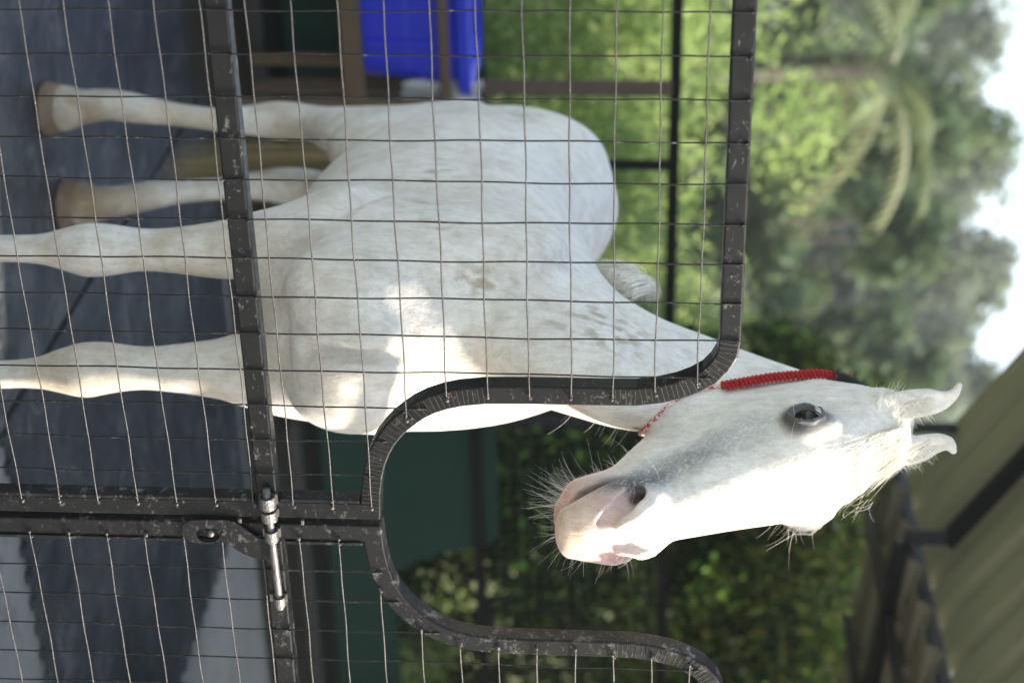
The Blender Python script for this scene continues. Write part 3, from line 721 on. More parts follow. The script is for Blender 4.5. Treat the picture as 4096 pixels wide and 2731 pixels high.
def build_horse():
    V,F=build_horse_mesh(HI)
    V=relax(V,F,1,.45)
    q=(V-HPOLL)@HB.T; s,l,n=q[:,0],q[:,1]/HW,q[:,2]
    head=(s>-.02)&(s<.66)&(np.abs(l)<.14)&(n>-.30)&(V[:,2]>1.28)
    W=h2w(V)
    me=bpy.data.meshes.new('horse'); me.vertices.add(len(W)); me.vertices.foreach_set('co',W.ravel().astype('f4'))
    me.loops.add(F.size); me.loops.foreach_set('vertex_index',F.ravel().astype('i4')); me.polygons.add(len(F))
    me.polygons.foreach_set('loop_start',np.arange(0,F.size,4,dtype='i4')); me.polygons.foreach_set('loop_total',np.full(len(F),4,'i4'))
    me.polygons.foreach_set('use_smooth',[True]*len(F)); me.update(calc_edges=True); me.validate()
    # coat colour: pink muzzle, grey skin patches, dark eye rims, dung stains
    C=np.tile(np.array([.76,.725,.675]),(len(V),1))
    def blend(mask,col):
        m=np.clip(mask,0,1)[:,None]; C[:]=C*(1-m)+np.array(col)*m
    def sm(x,a,b): t=np.clip((x-a)/(b-a),0,1); return t*t*(3-2*t)
    def near(cs,cl,cn,rs,rl,rn,soft=.5):
        d=np.sqrt(((s-cs)/rs)**2+((l-cl)/rl)**2+((n-cn)/rn)**2); return (1-sm(d,1-soft,1+soft))*head
    nz=np.array([noise.fractal(Vector(v)*230,1,2,3) if h else 0 for v,h in zip(V,head)])
    nb=np.array([noise.fractal(Vector(v)*9,1,2,3) for v in V])
    blend(sm(s,.45,.54)*head*.95,(.68,.50,.44))
    blend(sm(s+.05*nz,.555,.60)*head*.6,(.68,.53,.40))
    blend(near(.575,0,-.105,.05,.05,.036,.3),(.66,.40,.33))             # lower lip
    for a,b,c in ((.515,-.052,-.086),(.54,-.052,-.083),(.565,-.045,-.081)): blend(near(a,b,c,.022,.02,.006,.5)*.8,(.10,.07,.065))
    # grey patch between mouth corner and right nostril, fading up the cheek
    g=near(.475,-.058,-.062,.065,.036,.036,.4); blend(g*np.clip(.95+.8*nz,0,1),(.085,.09,.105))
    g=near(.40,-.05,-.075,.10,.04,.035,.6)*.75; blend(g*np.clip(.8+1.0*nz,0,1),(.20,.21,.24))
    g=near(.28,-.085,-.075,.10,.05,.04,.7)*.5; blend(g*np.clip(.7+.9*nz,0,1),(.30,.31,.34))
    g=near(.505,-.030,-.085,.03,.03,.018,.5)*.6; blend(g,(.10,.08,.08))
    for sg in (1,-1):
        blend(near(.163,sg*.100,-.045,.048,.036,.038,.3)*.98,(.016,.015,.016))
        blend(near(.15,sg*.10,-.040,.050,.040,.035,.5)*.45,(.22,.22,.23))
        blend(near(.508,sg*.046,-.026,.052,.017,.017,.35),(.56,.40,.39))
        for p in ((.482,.040,-.036),(.462,.033,-.044),(.447,.028,-.048)): blend(near(p[0],sg*p[1],p[2],.014,.009,.009,.4)*.95,(.10,.06,.06))  # shade deep inside the nostrils put into the colour
    blend((1-sm(s,-.02,.10))*(s>-.05)*head*.35*np.clip(.5+nb,0,1),(.72,.66,.52))
    # body: warm dirt on legs, belly, chest; streaky dung stains
    x,y,z=V[:,0],V[:,1],V[:,2]
    blend((1-sm(z,.3,1.0))*np.clip(.35+1.3*nb,0,1)*.55,(.60,.50,.38))
    blend(np.clip(.25+1.2*nb,0,1)*.5*(~head),(.62,.56,.48))
    blend((1-sm(z,.55,1.0))*(.10+.35*np.clip(nb*1.5+.3,0,1)),(.50,.41,.29)); blend((1-sm(z+.06*nb,.09,.30))*(.60+.35*np.clip(nb*2+.4,0,1)),(.27,.19,.10))
    st=np.array([noise.fractal(Vector((v[0]*60,v[1]*60,v[2]*20)),1,2,4) for v in V])
    for (cx,cy,cz),(rx,ry,rz),k in STAINS:
        d=np.sqrt(((x-cx)/rx)**2+((y-cy)/ry)**2+((z-cz)/rz)**2); m=(1-sm(d,.35,1.1))*sm(st+.05,.05,.5)*k*.8; blend(m,(.34,.27,.17))
    A=me.color_attributes.new('coat','FLOAT_COLOR','POINT'); buf=np.ones((len(V),4),'f4'); buf[:,:3]=C; A.data.foreach_set('color',buf.ravel())
    m=N('horse_coat'); at=m.node('ShaderNodeAttribute',attribute_name='coat')
    sp=m.ramp(m.noise(430,3,.7),[(.35,(.86,.86,.87)),(.6,(1,1,1))]); c=m.mix(1.0,at.outputs['Color'],sp,'MULTIPLY')
    sp2=m.ramp(m.noise(26,5,.65),[(.3,(.80,.78,.75)),(.60,(1,1,1))]); c=m.mix(1.0,c,sp2,'MULTIPLY'); sp3=m.ramp(m.noise(110,4,.7,sc=(1,1,.22)),[(.36,(.86,.85,.83)),(.58,(1,1,1))]); c=m.mix(1.0,c,sp3,'MULTIPLY')
    m.set(Base_Color=c,Roughness=.62,Subsurface_Weight=.08,Subsurface_Radius=(.012,.006,.004),Subsurface_Scale=.6); m.b.inputs['Specular IOR Level'].default_value=.25
    m.b.inputs['Sheen Weight'].default_value=.15
    h=m.noise(260,3,.6,sc=(1,1,.25)); h2=m.noise(18,4,.6); mm_=m.node('ShaderNodeMath',operation='MULTIPLY_ADD'); mm_.inputs[1].default_value=.25; m.L(h,mm_.inputs[0]); m.L(h2,mm_.inputs[2]); m.bump(mm_.outputs[0],.5,.005)
    me.materials.append(m.m)
    o=bpy.data.objects.new('horse',me); COL.objects.link(o)
    a=np.empty(len(W)*3); off=HO.copy(); W2=W-off; me.vertices.foreach_set('co',W2.ravel().astype('f4')); me.update(); o.location=tuple(off)
    tag(o,'white horse standing behind the gate with its head over the notch in the mesh','horse')
    return o,me,V,F,(s,l,n,head)
HORSE,HME,HV,HFc,(hs,hl,hn,hmask)=build_horse()
hnor=np.empty(len(HV)*3,'f4'); HME.vertices.foreach_get('normal',hnor); hnor=hnor.reshape(-1,3)
BV=BVHTree.FromPolygons([tuple(v) for v in h2w(HV)],[tuple(map(int,f)) for f in HFc])
def hwd(s,l,n): return h2w(hd(s,l,n))
def wdir(a): return np.asarray(a)@HB@HM      # head-frame direction -> world
# eyes
EYE=N('dark_eye'); EYE.set(Base_Color=(.006,.005,.005),Roughness=.16); EYE.b.inputs['Specular IOR Level'].default_value=.22
for sg in (1,-1):
    q=MB(); q.ball((0,0,0),.0310,22); c=hwd(.163,sg*(.0725),-.0445)
    q.v=[tuple(np.array(v)+c) for v in q.v]; q.build('eye',EYE.m,HORSE,smooth=True)
# hooves
HOOFM=mat_simple('brown_hoof_horn',(.05,.035,.022),(.30,.20,.13),26,.85,.8,50)
def hoof(x,y,toe=0.):
    q=MB(); n=20; prof=[(0.0,.066,.0),(.006,.068,.0),(.03,.061,-.008),(.058,.053,-.016),(.064,.047,-.018)]
    for z,r_,dx in prof:
        for k in range(n):
            a=2*math.pi*k/n; rx=r_*(1.08 if math.cos(a)>0 else .86); q.v.append(tuple(h2w([x+dx+rx*math.cos(a)*math.cos(toe)-r_*math.sin(a)*math.sin(toe),y+rx*math.cos(a)*math.sin(toe)+r_*math.sin(a)*math.cos(toe),z+.019])))
    for i in range(4):
        for k in range(n): q.f.append((i*n+k,i*n+(k+1)%n,(i+1)*n+(k+1)%n,(i+1)*n+k))
    q.f.append(tuple(range(n))[::-1]); q.f.append(tuple(range(4*n,5*n))); return q.build('hoof',HOOFM,HORSE,smooth=True)
hoof(-.045+.062,-.105); hoof(.037+.062,.122); hoof(-1.188+.056,-.19); hoof(-1.265+.056,.072)
# hair ------------------------------------------------------------------
HAIR=N('white_hair'); HAIR.set(Base_Color=(.72,.70,.64),Roughness=.45); HAIRC=N('cream_hair'); HAIRC.set(Base_Color=HAIRC.mix(HAIRC.noise(90,3),(.76,.72,.63),(.82,.80,.75)),Roughness=.5)
HAIRT=N('brown_tail_hair'); HAIRT.set(Base_Color=HAIRT.mix(HAIRT.noise(30,3,sc=(1,1,.1)),(.16,.11,.035),(.40,.30,.13)),Roughness=.55)
def strand(q,P,r):
    P=np.array(P,float); n=len(P); rr=r*np.linspace(1,.25,n); T=np.gradient(P,axis=0); T/=np.linalg.norm(T,axis=1)[:,None]+1e-9
    ref=np.array([.3,.2,.9]); b=len(q.v)
    for p,t,w in zip(P,T,rr):
        u=np.cross(t,ref);u/=np.linalg.norm(u)+1e-9;v=np.cross(t,u)
        for a in (0,2.1,4.2): q.v.append(tuple(p+w*(math.cos(a)*u+math.sin(a)*v)))
    for i in range(n-1):
        for k in range(3): q.f.append((b+3*i+k,b+3*i+(k+1)%3,b+3*i+3+(k+1)%3,b+3*i+3+k))
rs=np.random.RandomState(5)
WV=h2w(HV)
def whisk(q,mask,count,l0,l1,r,droop,fwd,spread=.25,n=6):
    idx=np.where(mask)[0]
    if not len(idx): return
    for i in rs.choice(idx,count):
        nn=hnor[i].astype(float); p=WV[i]; L=rs.uniform(l0,l1); d=nn+wdir(fwd)+rs.normal(0,spread,3); d/=np.linalg.norm(d); b=rs.normal(0,.55,3)
        P=[p-nn*.001+d*L*t+(b*.25+np.array(droop))*L*t*t for t in np.linspace(0,1,n)]; strand(q,P,r)
q=MB()
lip=hmask&(hs>.555)&(hs<.63)&(hn<-.080)&(hn>-.15)
chin=hmask&(hs>.50)&(hs<.60)&(hn<-.10)&(hn>-.165)
whisk(q,lip,80,.025,.065,.00023,(0,0,.05),(.5,0,-.1)); whisk(q,chin,45,.03,.075,.00023,(-.0,0,.12),(.3,-.2,-.2),.3)
whisk(q,hmask&(hs>.50)&(hl>.03)&(hn>-.15),60,.015,.045,.00028,(0,0,-.1),(.3,.2,0)); whisk(q,hmask&(hs>.40)&(hs<.53)&(hl<-.035)&(hn<-.04),26,.03,.06,.00028,(0,0,-.3),(.4,0,.2))
whisk(q,hmask&(hs>.40)&(hs<.52)&(hn<-.12)&(hn>-.17)&(np.abs(hl)<.05),70,.01,.025,.00028,(0,0,-.1),(.2,0,-.2)); 
whisk(q,hmask&(hs>.50)&(hn<-.095)&(hn>-.15),260,.003,.008,.0002,(0,0,-.1),(.6,0,0),.4,4)
whisk(q,hmask&(hs>.18)&(hs<.21)&(np.abs(hl)>.085)&(hn>-.075),8,.05,.08,.0003,(0,0,.1),(.5,0,.3)); whisk(q,hmask&(hs>.13)&(hs<.2)&(hl>.095),14,.02,.05,.0003,(0,0,-.2),(.5,.2,.2))
q.build('whiskers',HAIR.m,HORSE)
# lashes
for sg in (1,-1):
    q=MB()
    for k in range(46):
        u=rs.uniform(-1,1); p=hwd(.137+.008*u*u,sg*(.0985-.002*abs(u)),-.045+.020*u); d=wdir(np.array([.75,sg*1.0,.15*u])); d/=np.linalg.norm(d); L=rs.uniform(.010,.017)
        strand(q,[p+d*L*t+np.array([0,0,-.004])*t*t for t in np.linspace(0,1,4)],.00045)
    q.build('eyelashes',HAIR.m,HORSE)
# forelock falling over the forehead towards the left eye, tuft between the ears, ear fuzz
def follow(p,d,L,n,lift=.004,sag=0.):
    P=[np.array(p,float)]; d=np.array(d,float)
    for i in range(n):
        q_=P[-1]+d/np.linalg.norm(d)*L/n
        loc,nor,ix,dist=BV.find_nearest(Vector(q_))
        if loc is not None:
            nn=np.array(nor); sd_=(q_-np.array(loc))@nn
            if sd_<lift: q_=np.array(loc)+nn*lift*(.6+.4*min(1,i/2))
        P.append(q_); d=d+np.array([0,0,-sag/n])
    return P
q=MB()
for k in range(1500):
    a=rs.uniform(-1,1); p=hwd(rs.uniform(-.02,.07),a*.034-.015,-.014+rs.normal(0,.006)); d=wdir(np.array([1,.45+.35*a+rs.normal(0,.10),-.02])); L=rs.uniform(.02,.085)
    strand(q,follow(p,d,L,7,rs.uniform(.0003,.002)),.0004)
for k in range(34):
    p=hwd(rs.uniform(.02,.2),.06+rs.uniform(0,.03),-.02-rs.uniform(0,.01)); d=wdir(np.array([1,.7+rs.normal(0,.3),rs.uniform(-.2,.3)])); L=rs.uniform(.015,.045); b=rs.normal(0,.8,3)
    strand(q,[p+d/np.linalg.norm(d)*L*t+b*L*t*t*.5 for t in np.linspace(0,1,6)],.0003)
q.build('forelock',HAIRC.m,HORSE)
q=MB()
for sg in (1,-1):
    for k in range(260):
        t=rs.uniform(0,.07); p=hwd(-.005-t,sg*(.040+rs.uniform(-.012,.012))-.022,-.030+rs.uniform(-.006,.004)); d=wdir(np.array([-.6+rs.normal(0,.3),sg*(-.9 if rs.rand()<.6 else .8),.55])); L=rs.uniform(.012,.032)
        strand(q,[p+d/np.linalg.norm(d)*L*u+rs.normal(0,.002,3)*u for u in np.linspace(0,1,4)],.0004)
    for k in range(240):
        p=hwd(rs.uniform(-.03,.03),sg*(.052+rs.uniform(-.006,.01))-.020,-.055+rs.uniform(-.02,.02)); d=wdir(np.array([-.4+rs.normal(0,.4),sg*1.0,.1])); L=rs.uniform(.008,.022)
        strand(q,[p+d/np.linalg.norm(d)*L*u for u in np.linspace(0,1,3)],.0004)
q.build('ear_hair',HAIRC.m,HORSE)
# mane: along the crest, falling to the far side, with a loose sheaf at the withers
q=MB()
crest=[(-.19,.02,1.405),(-.17,.0,1.47),(-.135,.045,1.55),(-.11,.09,1.64),(-.065,.125,1.74),(.01,.15,1.85),(.10,.165,1.93)]
CR=cat([(*c,0,0,0) for c in crest],10)[:,:3]
for k in range(1500):
    c=CR[rs.randint(len(CR))]+rs.normal(0,.006,3); loc,nor,ix,dd=BV.find_nearest(Vector(h2w(c))); c=np.array(loc)
    d=HL*1.0+np.array([0,0,-.25])+rs.normal(0,.15,3)+HF*-.1; L=rs.uniform(.10,.20)
    strand(q,follow(c,d,L,8,rs.uniform(.002,.008),1.2),.0007)
for k in range(620):
    u=rs.rand(); root=h2w([-.27+.16*u+rs.normal(0,.006),-.02+rs.normal(0,.01),1.385+.10*u]); tip=h2w([-.165+rs.normal(0,.012)-.05*(1-u),.005+rs.normal(0,.008),1.525-.05*(1-u)+rs.normal(0,.008)])
    mid=(root+tip)/2+np.array([-.034-.03*rs.rand(),0,.045+.018*rs.rand()])*(1.1-.5*u); t=np.linspace(0,1,9)[:,None]
    strand(q,root*(1-t)**2+2*mid*t*(1-t)+tip*t*t,.0008)
q.build('mane',HAIRC.m,HORSE)
# tail
q=MB()
for k in range(520):
    a=rs.normal(0,1,2); top_=h2w([-1.31+.012*a[0],.02*a[1]*.6,1.30]); m1=h2w([-1.47+.02*a[0],.02+.025*a[1],1.12]); bot=h2w([-1.44+.030*a[0]+rs.normal(0,.01),.035+.032*a[1],rs.uniform(.22,.42)])
    t=np.linspace(0,1,12)[:,None]; m2=h2w([-1.47+.035*a[0],.045+.035*a[1],.75]); P=top_*(1-t)**3+3*m1*t*(1-t)**2+3*m2*t*t*(1-t)+bot*t**3
    strand(q,P,.0016)
q.build('tail',HAIRT.m,HORSE)
# ---------------------------------------------------------------- red braided neck rope
RC=h2w([.125,.14,1.74])
Apt=h2w([.085,.165,1.90]); Bpt=h2w([.215,.125,1.545]); ax_=(Apt-Bpt)/np.linalg.norm(Apt-Bpt); latw=HL-ax_*(HL@ax_); latw/=np.linalg.norm(latw)
RC=(Apt+Bpt)/2
def loop(th,off):
    d=math.cos(th)*ax_+math.sin(th)*latw; 
    hit=None; o_=RC+d*.45
    loc,nor,ix,dist=BV.ray_cast(Vector(o_),Vector(-d))
    if loc is None: return RC+d*.12
    return np.array(loc)+d*off
TH=np.linspace(0,2*math.pi,181)
def smoothloop(P,k=6):
    P=np.array(P)
    for _ in range(k): P[1:-1]=(P[:-2]+2*P[1:-1]+P[2:])/4
    return P
rope=empty('neck_rope',tuple(RC),'red braided rope with a black fluffy end looped round the horse\'s throat','rope')
RED=mat_simple('red_braid_yarn',(.27,.005,.008),(.52,.014,.018),60,.85,.5,500); BLK=mat_simple('black_fleece',(.008,.009,.011),(.03,.03,.035),70,.95,.6,300); RW=N('red_white_cord'); RW.set(Base_Color=RW.ramp(RW.noise(170,2,.5),[(.45,(.55,.03,.03)),(.52,(.7,.62,.58))]),Roughness=.8)
def braid(P,r,mat,name,turns,par):
    q=MB(); P=np.array(P); seg=np.linalg.norm(np.diff(P,axis=0),axis=1); S_=np.concatenate([[0],np.cumsum(seg)]); m_=int(S_[-1]/.0016); u=np.linspace(0,S_[-1],m_); C=np.stack([np.interp(u,S_,P[:,k]) for k in range(3)],1)
    T_=np.gradient(C,axis=0); T_/=np.linalg.norm(T_,axis=1)[:,None]; rad=C-RC; rad-=T_*(rad*T_).sum(1)[:,None]; rad/=np.linalg.norm(rad,axis=1)[:,None]+1e-9; sd_=np.cross(T_,rad)
    for k in range(0 if r>.006 else 3):
        ph=2*math.pi*k/3; w_=u*turns*2*math.pi/(1 if turns<80 else 1)
        Q=C+sd_*(r*1.05*np.sin(w_+ph))[:,None]+rad*(r*.5*np.sin(2*(w_+ph))+r*.25)[:,None]; q.tube(Q,r*.46,7)
    q.tube(C+rad*(r*.1),r*.55,7)
    if r>.006:
        for i_,uu in enumerate(np.arange(.002,S_[-1],.0041)):
            j_=min(m_-1,int(uu/S_[-1]*(m_-1))); s_=1 if i_%2 else -1
            for f_,g_ in ((.08,.62),(.45,.60),(.85,.25),(.95,-.2)): q.ball(C[j_]+T_[j_]*(.0045*f_)+sd_[j_]*s_*r*f_+rad[j_]*r*g_,.0036,5)
    return q.build(name,mat,par,smooth=True)
full=[loop(t,.011) for t in TH]; full=smoothloop(full)
full=np.array(full)
# angle 0 = poll, pi = throat ; right side of the horse = 2nd half
n_=len(TH)
ri=full[int(n_*.60):int(n_*.905)]; braid(ri,.0098,RED,'braid',18/.25,rope)
le=full[int(n_*.06):int(n_*.40)]; braid(le,.0098,RED,'braid',18/.25,rope)
bp=np.vstack([full[int(n_*.893):-1],full[:int(n_*.07)]]); q=MB(); q.tube(bp,.011,9); 
for k in range(900):
    i=rs.randint(len(bp)); d=rs.normal(0,1,3); d/=np.linalg.norm(d); strand(q,[bp[i]+d*.006,bp[i]+d*.013+rs.normal(0,.002,3),bp[i]+d*.018+rs.normal(0,.003,3)],.0007)
q.build('black_pad',BLK,rope,smooth=True)
Pth=np.array([.172,.128,1.505]); Pa=(full[int(n_*.605)]-HO)@HM.T; Pb=(full[int(n_*.395)]-HO)@HM.T; th_=[]
for t in np.linspace(0,1,40):
    tg=Pa*(1-t)**2+2*(2*Pth-(Pa+Pb)/2)*t*(1-t)+Pb*t*t; axp=np.array([.035,.10,tg[2]-.01]); d=tg-axp; d/=np.linalg.norm(d); loc,nor,ix,dist=BV.ray_cast(Vector(h2w(axp)),Vector(d@HM)); th_.append(np.array(loc)+(d@HM)*.003 if loc is not None else h2w(tg))
th_=smoothloop(th_,3); braid(th_,.0035,RW.m,'cord',90,rope)
q=MB()
for k in range(26):
    p=ri[-1]; d=(ri[-1]-ri[-4]); d/=np.linalg.norm(d); L=rs.uniform(.012,.035); b=rs.normal(0,.25,3); strand(q,[p+(d+b*.5)*L*t+np.array([-.2,0,-.1])*L*t*t for t in np.linspace(0,1,5)],.0012)
q.build('frayed_end',RED,rope)
# small brown leaf-like flap under the throat
lf=N('dry_leaf'); lf.set(Base_Color=lf.mix(lf.noise(60,4),(.22,.13,.07),(.38,.27,.17)),Roughness=.7); lf.b.inputs['Subsurface Weight'].default_value=.3
p0=h2w(Pth)+np.array([.008,-.030,.016]); q=MB(); G=[]; 
for i in range(11):
    u=i/10; wd=.012*math.sin(math.pi*min(1,u*.9+.08))**.6
    for j in range(7):
        v=(j/6-.5)*2; G.append(tuple(p0+np.array([v*wd+.006*u,-.006*math.cos(v*1.3)-.004*u,-.040*u+.003*v*v])))
q.add(G,[(i*7+j,i*7+j+1,(i+1)*7+j+1,(i+1)*7+j) for i in range(10) for j in range(6)])
o=recentre(q.build('dry_leaf',lf.m,smooth=True)); o.modifiers.new('s','SOLIDIFY').thickness=.0012; tag(o,'small dry brown leaf caught on the cord under the horse\'s throat','leaf')
# ---------------------------------------------------------------- plants
LA=mat_leaf('hedge_leaf',(.001,.006,.002),(.004,.020,.006),(.13,.27,.05),.2,(0,.72,.88))  # brightest leaf tone stands in for sunlit highlights in the hedge
LB=mat_leaf('bright_leaf',(.13,.22,.07),(.26,.38,.13),(.46,.52,.25),.45)
LC=mat_leaf('tree_leaf',(.035,.07,.048),(.085,.14,.085),(.20,.25,.17),.3)
LD=mat_leaf('distant_leaf',(.10,.135,.12),(.16,.20,.165),(.26,.30,.25),.3)  # tree and distant leaf tones paled and blued to carry the haze
BARK=mat_simple('bark',(.025,.022,.018),(.065,.058,.048),6,.9,.6,20,sc=(1,1,.3))
rn=np.random.RandomState(11)
def leaf_cloud(name,mat,parent,clumps,per,size,spread,elong=1.6,up=.3,bias=None):
    """clumps: list of (centre, radius). One mesh of curled leaf quads."""
    n=len(clumps)*per; c=np.repeat(np.array([k[0] for k in clumps]),per,0); r=np.repeat(np.array([k[1] for k in clumps]),per)
    d=rn.normal(0,1,(n,3)); d/=np.linalg.norm(d,axis=1)[:,None]; rad=rn.rand(n)**.45; p=c+d*(r*rad*spread)[:,None]
    nrm=d*.6+rn.normal(0,.7,(n,3))+[0,0,up]; nrm/=np.linalg.norm(nrm,axis=1)[:,None]; t=rn.normal(0,1,(n,3)); t-=nrm*(t*nrm).sum(1)[:,None]; t/=np.linalg.norm(t,axis=1)[:,None]; b=np.cross(nrm,t)
    s=size*rn.uniform(.6,1.3,n); L=(s*elong)[:,None]; W=(s*.5)[:,None]
    v=np.stack([p-t*L*.5,p+b*W*.5-nrm*W*.15,p+t*L*.5-nrm*L*.12,p-b*W*.5-nrm*W*.15],1).reshape(-1,3)
    me=bpy.data.meshes.new(name); me.vertices.add(4*n); me.vertices.foreach_set('co',v.ravel().astype('f4')); me.loops.add(4*n); me.loops.foreach_set('vertex_index',np.arange(4*n,dtype='i4'))
    me.polygons.add(n); me.polygons.foreach_set('loop_start',np.arange(0,4*n,4,dtype='i4')); me.polygons.foreach_set('loop_total',np.full(n,4,'i4')); me.update(calc_edges=True)
    cl=np.repeat(rn.rand(len(clumps))*.5,per)+rn.rand(n)*.5; A=me.attributes.new('leaf','FLOAT','POINT'); A.data.foreach_set('value',np.repeat(cl,4).astype('f4'))
    me.materials.append(mat); o=bpy.data.objects.new(name,me); COL.objects.link(o)
    if parent is not None: o.parent=parent; o.matrix_parent_inverse=parent_inv(parent)
    return o
def shrub(x,y,h,w,mat,label,group,n=26,per=110,size=.05,z0=0,name='shrub',cat='shrub',dep=None):
    dep=dep or w
    r=empty(name,(x,y,z0),label,cat,group)
    cl=[((x+rn.uniform(-.5,.5)*w,y+rn.uniform(-.5,.5)*dep,z0+h*(.08+.88*rn.rand()**.8)),rn.uniform(.16,.34)*min(w,h)) for _ in range(n)]
    leaf_cloud('foliage',mat,r,cl,per,size,1.0)
    q=MB()
    for k in range(6):
        c=cl[k][0]; q.tube([(x+rn.uniform(-.1,.1),y,z0),((x+c[0])/2,(y+c[1])/2,z0+(c[2]-z0)*.55),c],[.028,.018,.006],6)
    q.build('stem',BARK,r,smooth=True); return r
def tree(x,y,h,w,mat,label,group,n=34,per=130,size=.11,trunk=.14,name='tree',low=.25):
    z0=gz(x,y)-.1; r=empty(name,(x,y,z0),label,'tree',group); cl=[]
    for _ in range(n):
        a=rn.uniform(0,6.28); u=rn.rand()**.5; zz=rn.uniform(low,1); prof=math.sin(math.pi*min(1,max(.05,(zz-low)/(1-low)*.86+.12)))**.6
        cl.append(((x+math.cos(a)*u*w*.5*prof,y+math.sin(a)*u*w*.5*prof,z0+h*zz*.95),w*rn.uniform(.09,.17)))
    leaf_cloud('crown',mat,r,cl,per,size,1.0)
    q=MB(); q.tube([(x,y,z0),(x+.04*h*rn.normal(),y,z0+h*.35),(x+.05*h*rn.normal(),y,z0+h*.75)],[trunk,trunk*.7,trunk*.25],9)
    for k in range(7):
        c=cl[k][0]; zb=z0+h*rn.uniform(.25,.5); q.tube([(x,y,zb),((x+c[0])/2,(y+c[1])/2,(zb+c[2])/2+.2),c],[trunk*.4,trunk*.25,trunk*.08],6)
    q.build('trunk',BARK,r,smooth=True); return r
hg='dark shrubs of the hedge behind the green panel'
hl_=['dense dark green shrub directly behind the horse\'s muzzle, above the green panel','dark glossy shrub with bright leaf glints right of the horse\'s forehead','dark green shrub at the right edge of the picture, under the brown roof','low dark shrub behind the notch of the gate','dark shrub under the roof beyond the right leaf of the gate','tall dark shrub behind the horse\'s throat']
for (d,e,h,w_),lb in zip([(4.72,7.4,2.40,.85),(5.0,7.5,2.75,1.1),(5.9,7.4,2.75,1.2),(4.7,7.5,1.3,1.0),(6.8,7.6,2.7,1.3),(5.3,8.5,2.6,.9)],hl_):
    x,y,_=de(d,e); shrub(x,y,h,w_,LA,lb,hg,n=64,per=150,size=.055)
shrub(*de(4.75,7.25)[:2],1.75,.5,LB,'young yellow-green shrub catching sun in front of the dark hedge',None,n=7,per=40,size=.05)
shrub(*de(4.95,7.05)[:2],2.25,.35,LB,'thin bright green shrub by the roof edge right of the horse\'s left ear',None,n=6,per=30,size=.06)
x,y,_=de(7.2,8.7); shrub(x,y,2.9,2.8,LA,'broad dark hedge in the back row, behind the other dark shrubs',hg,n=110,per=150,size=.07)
bl=['light green bush seen through the fence at the far left of the picture','pale green bush behind the fence, between the two fence posts','light green bush behind the fence, above the horse\'s croup','bright yellow-green bush just behind the horse\'s withers','sunlit leafy bush touching the red rope, behind the horse\'s neck','large pale green bush rising over the fence at the left','broad pale bush rising behind the horse\'s back']
for (x,y,h,w_),lb in zip([(-2.1,10.6,1.75,1.3),(-1.35,10.2,1.7,1.2),(-.55,10.4,1.55,1.2),(.05,9.3,1.72,.55),(.22,9.9,2.1,.6),(-2.2,12.6,2.9,2.0),(-.5,13.0,1.9,2.0)],bl):
    shrub(x,y,h,w_,LB,lb,'light green bushes beyond the back fence',n=40,per=120,size=.065,z0=gz(x,y)-.05)
shrub(1.72,8.85,.62,.85,LB,'low bright green bush seen through the mesh at the lower right',None,n=30,per=100,size=.045)
tl=['dark green tree behind the horse\'s back','bushy mid green tree left of the dark tree','broad olive tree at the far left edge','green tree behind the horse\'s neck rope','slender grey-green tree between the horse\'s back and its ears','leafy tree rising behind the roof corner']
for (x,y,h,w_,sz),lb in zip([(-1.1,19,4.9,2.6,.13),(-2.3,20,5.3,2.6,.13),(-3.9,18,5.1,2.4,.12),(.15,21,5.2,2.4,.13),(.95,19,4.4,1.9,.12),(-3.0,24,6.6,3.2,.15)],tl):
    tree(x,y,h,w_,LC,lb,'trees behind the bushes',n=46,per=150,size=sz,low=.12)
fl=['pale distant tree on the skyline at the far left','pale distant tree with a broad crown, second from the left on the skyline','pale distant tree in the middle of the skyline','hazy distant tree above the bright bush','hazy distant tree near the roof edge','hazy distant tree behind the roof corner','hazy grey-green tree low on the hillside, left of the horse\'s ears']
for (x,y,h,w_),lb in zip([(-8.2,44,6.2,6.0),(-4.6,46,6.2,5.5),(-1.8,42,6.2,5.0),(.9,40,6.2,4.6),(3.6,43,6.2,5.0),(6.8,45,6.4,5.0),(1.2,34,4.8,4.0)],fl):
    tree(x,y,h,w_,LD,lb,'far trees on the hillside',n=50,per=120,size=.30,trunk=.25,low=.05)
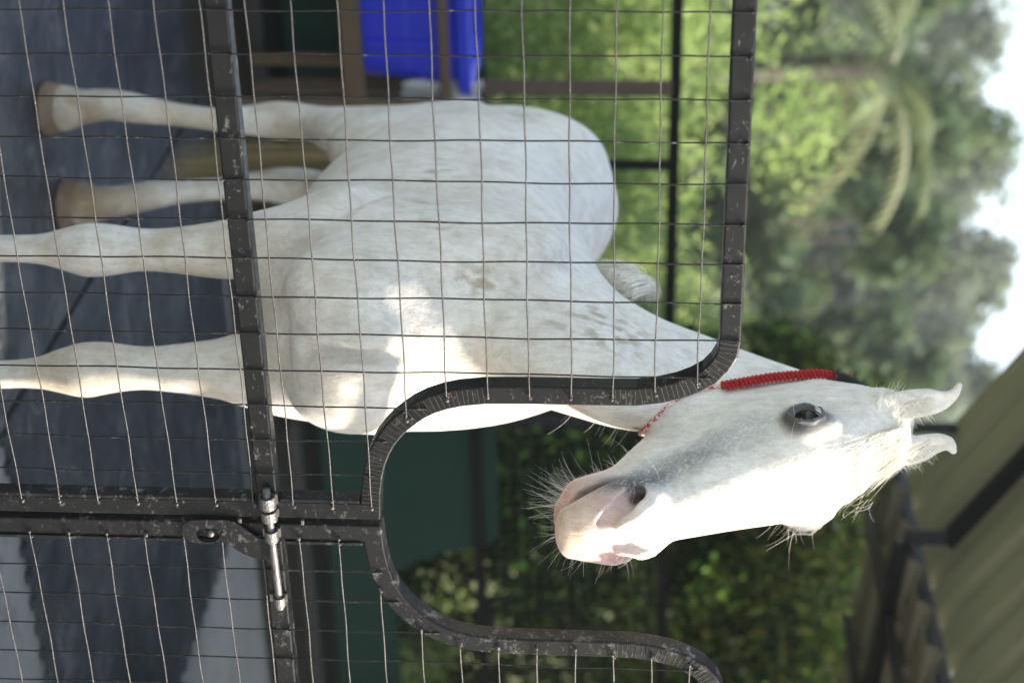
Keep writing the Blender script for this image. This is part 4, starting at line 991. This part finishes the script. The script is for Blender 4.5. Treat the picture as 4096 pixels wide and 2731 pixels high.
# palm
px,py=-2.55,16.0; pz=gz(px,py); pr=empty('palm_tree',(px,py,pz),'palm with pale drooping fronds standing among the trees at the upper left','palm')
q=MB(); q.tube([(px,py,pz-.1),(px+.12,py,pz+1.8),(px+.05,py,pz+3.6)],[.16,.12,.10],10); q.build('trunk',BARK,pr,smooth=True)
PALM=mat_leaf('palm_leaf',(.10,.14,.09),(.20,.24,.15),(.38,.38,.27),.25)
for k in range(13):
    a=k*2.4+.3; L=rn.uniform(1.0,1.5); el=rn.uniform(.1,1.1); P=[]
    for t in np.linspace(0,1,9): P.append(np.array([px+.05+math.cos(a)*L*t,py+math.sin(a)*L*t,pz+3.6+math.sin(el)*L*t-.6*L*t*t]))
    q=MB(); q.tube(P,[.018*(1-.8*t) for t in np.linspace(0,1,9)],5)
    for i in range(1,9):
        for s_ in (-1,1):
            for h_ in (0,.5):
                p=P[i]*(1-h_)+P[i-1]*h_; tt=P[i]-P[i-1]; tt/=np.linalg.norm(tt); sdv=np.cross(tt,[0,0,1]); sdv/=np.linalg.norm(sdv); ln=.36*(1-.5*abs(i/8-.4)); tip=p+sdv*s_*ln+tt*ln*.6+np.array([0,0,-ln*.35])
                q.add([p-tt*.035,p+tt*.035,tip],[(0,1,2)])
    o=q.build('frond',PALM,pr); A=o.data.attributes.new('leaf','FLOAT','POINT'); A.data.foreach_set('value',[rn.uniform(.2,.9)]*len(o.data.vertices))
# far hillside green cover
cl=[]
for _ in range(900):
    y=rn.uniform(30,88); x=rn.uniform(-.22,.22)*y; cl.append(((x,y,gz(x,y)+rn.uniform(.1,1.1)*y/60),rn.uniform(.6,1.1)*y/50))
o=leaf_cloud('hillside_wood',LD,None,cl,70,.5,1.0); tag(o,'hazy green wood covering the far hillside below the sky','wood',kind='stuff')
cl=[]
for _ in range(420):
    y=rn.uniform(9.2,24); x=rn.uniform(-.24,.24)*y; cl.append(((x,y,gz(x,y)+.05),rn.uniform(.1,.22)))
o=leaf_cloud('grass',LB,None,cl,60,.07,1.0,elong=3,up=1); tag(o,'rough green grass and weeds on the ground beyond the fence','grass',kind='stuff')
# ---------------------------------------------------------------- haze in the air over the far hillside
hz=bpy.data.materials.new('air'); hz.use_nodes=True; t_=hz.node_tree; t_.nodes.clear(); mo=t_.nodes.new('ShaderNodeOutputMaterial'); pv=t_.nodes.new('ShaderNodeVolumePrincipled')
pv.inputs['Color'].default_value=(.92,.95,1,1); pv.inputs['Density'].default_value=.0015; pv.inputs['Anisotropy'].default_value=.3; t_.links.new(pv.outputs[0],mo.inputs['Volume'])
q=MB(); q.box(-450,450,-80,650,-3,60); o=q.build('haze',hz); tag(o,'pale haze in the air over the far trees','haze',kind='stuff')
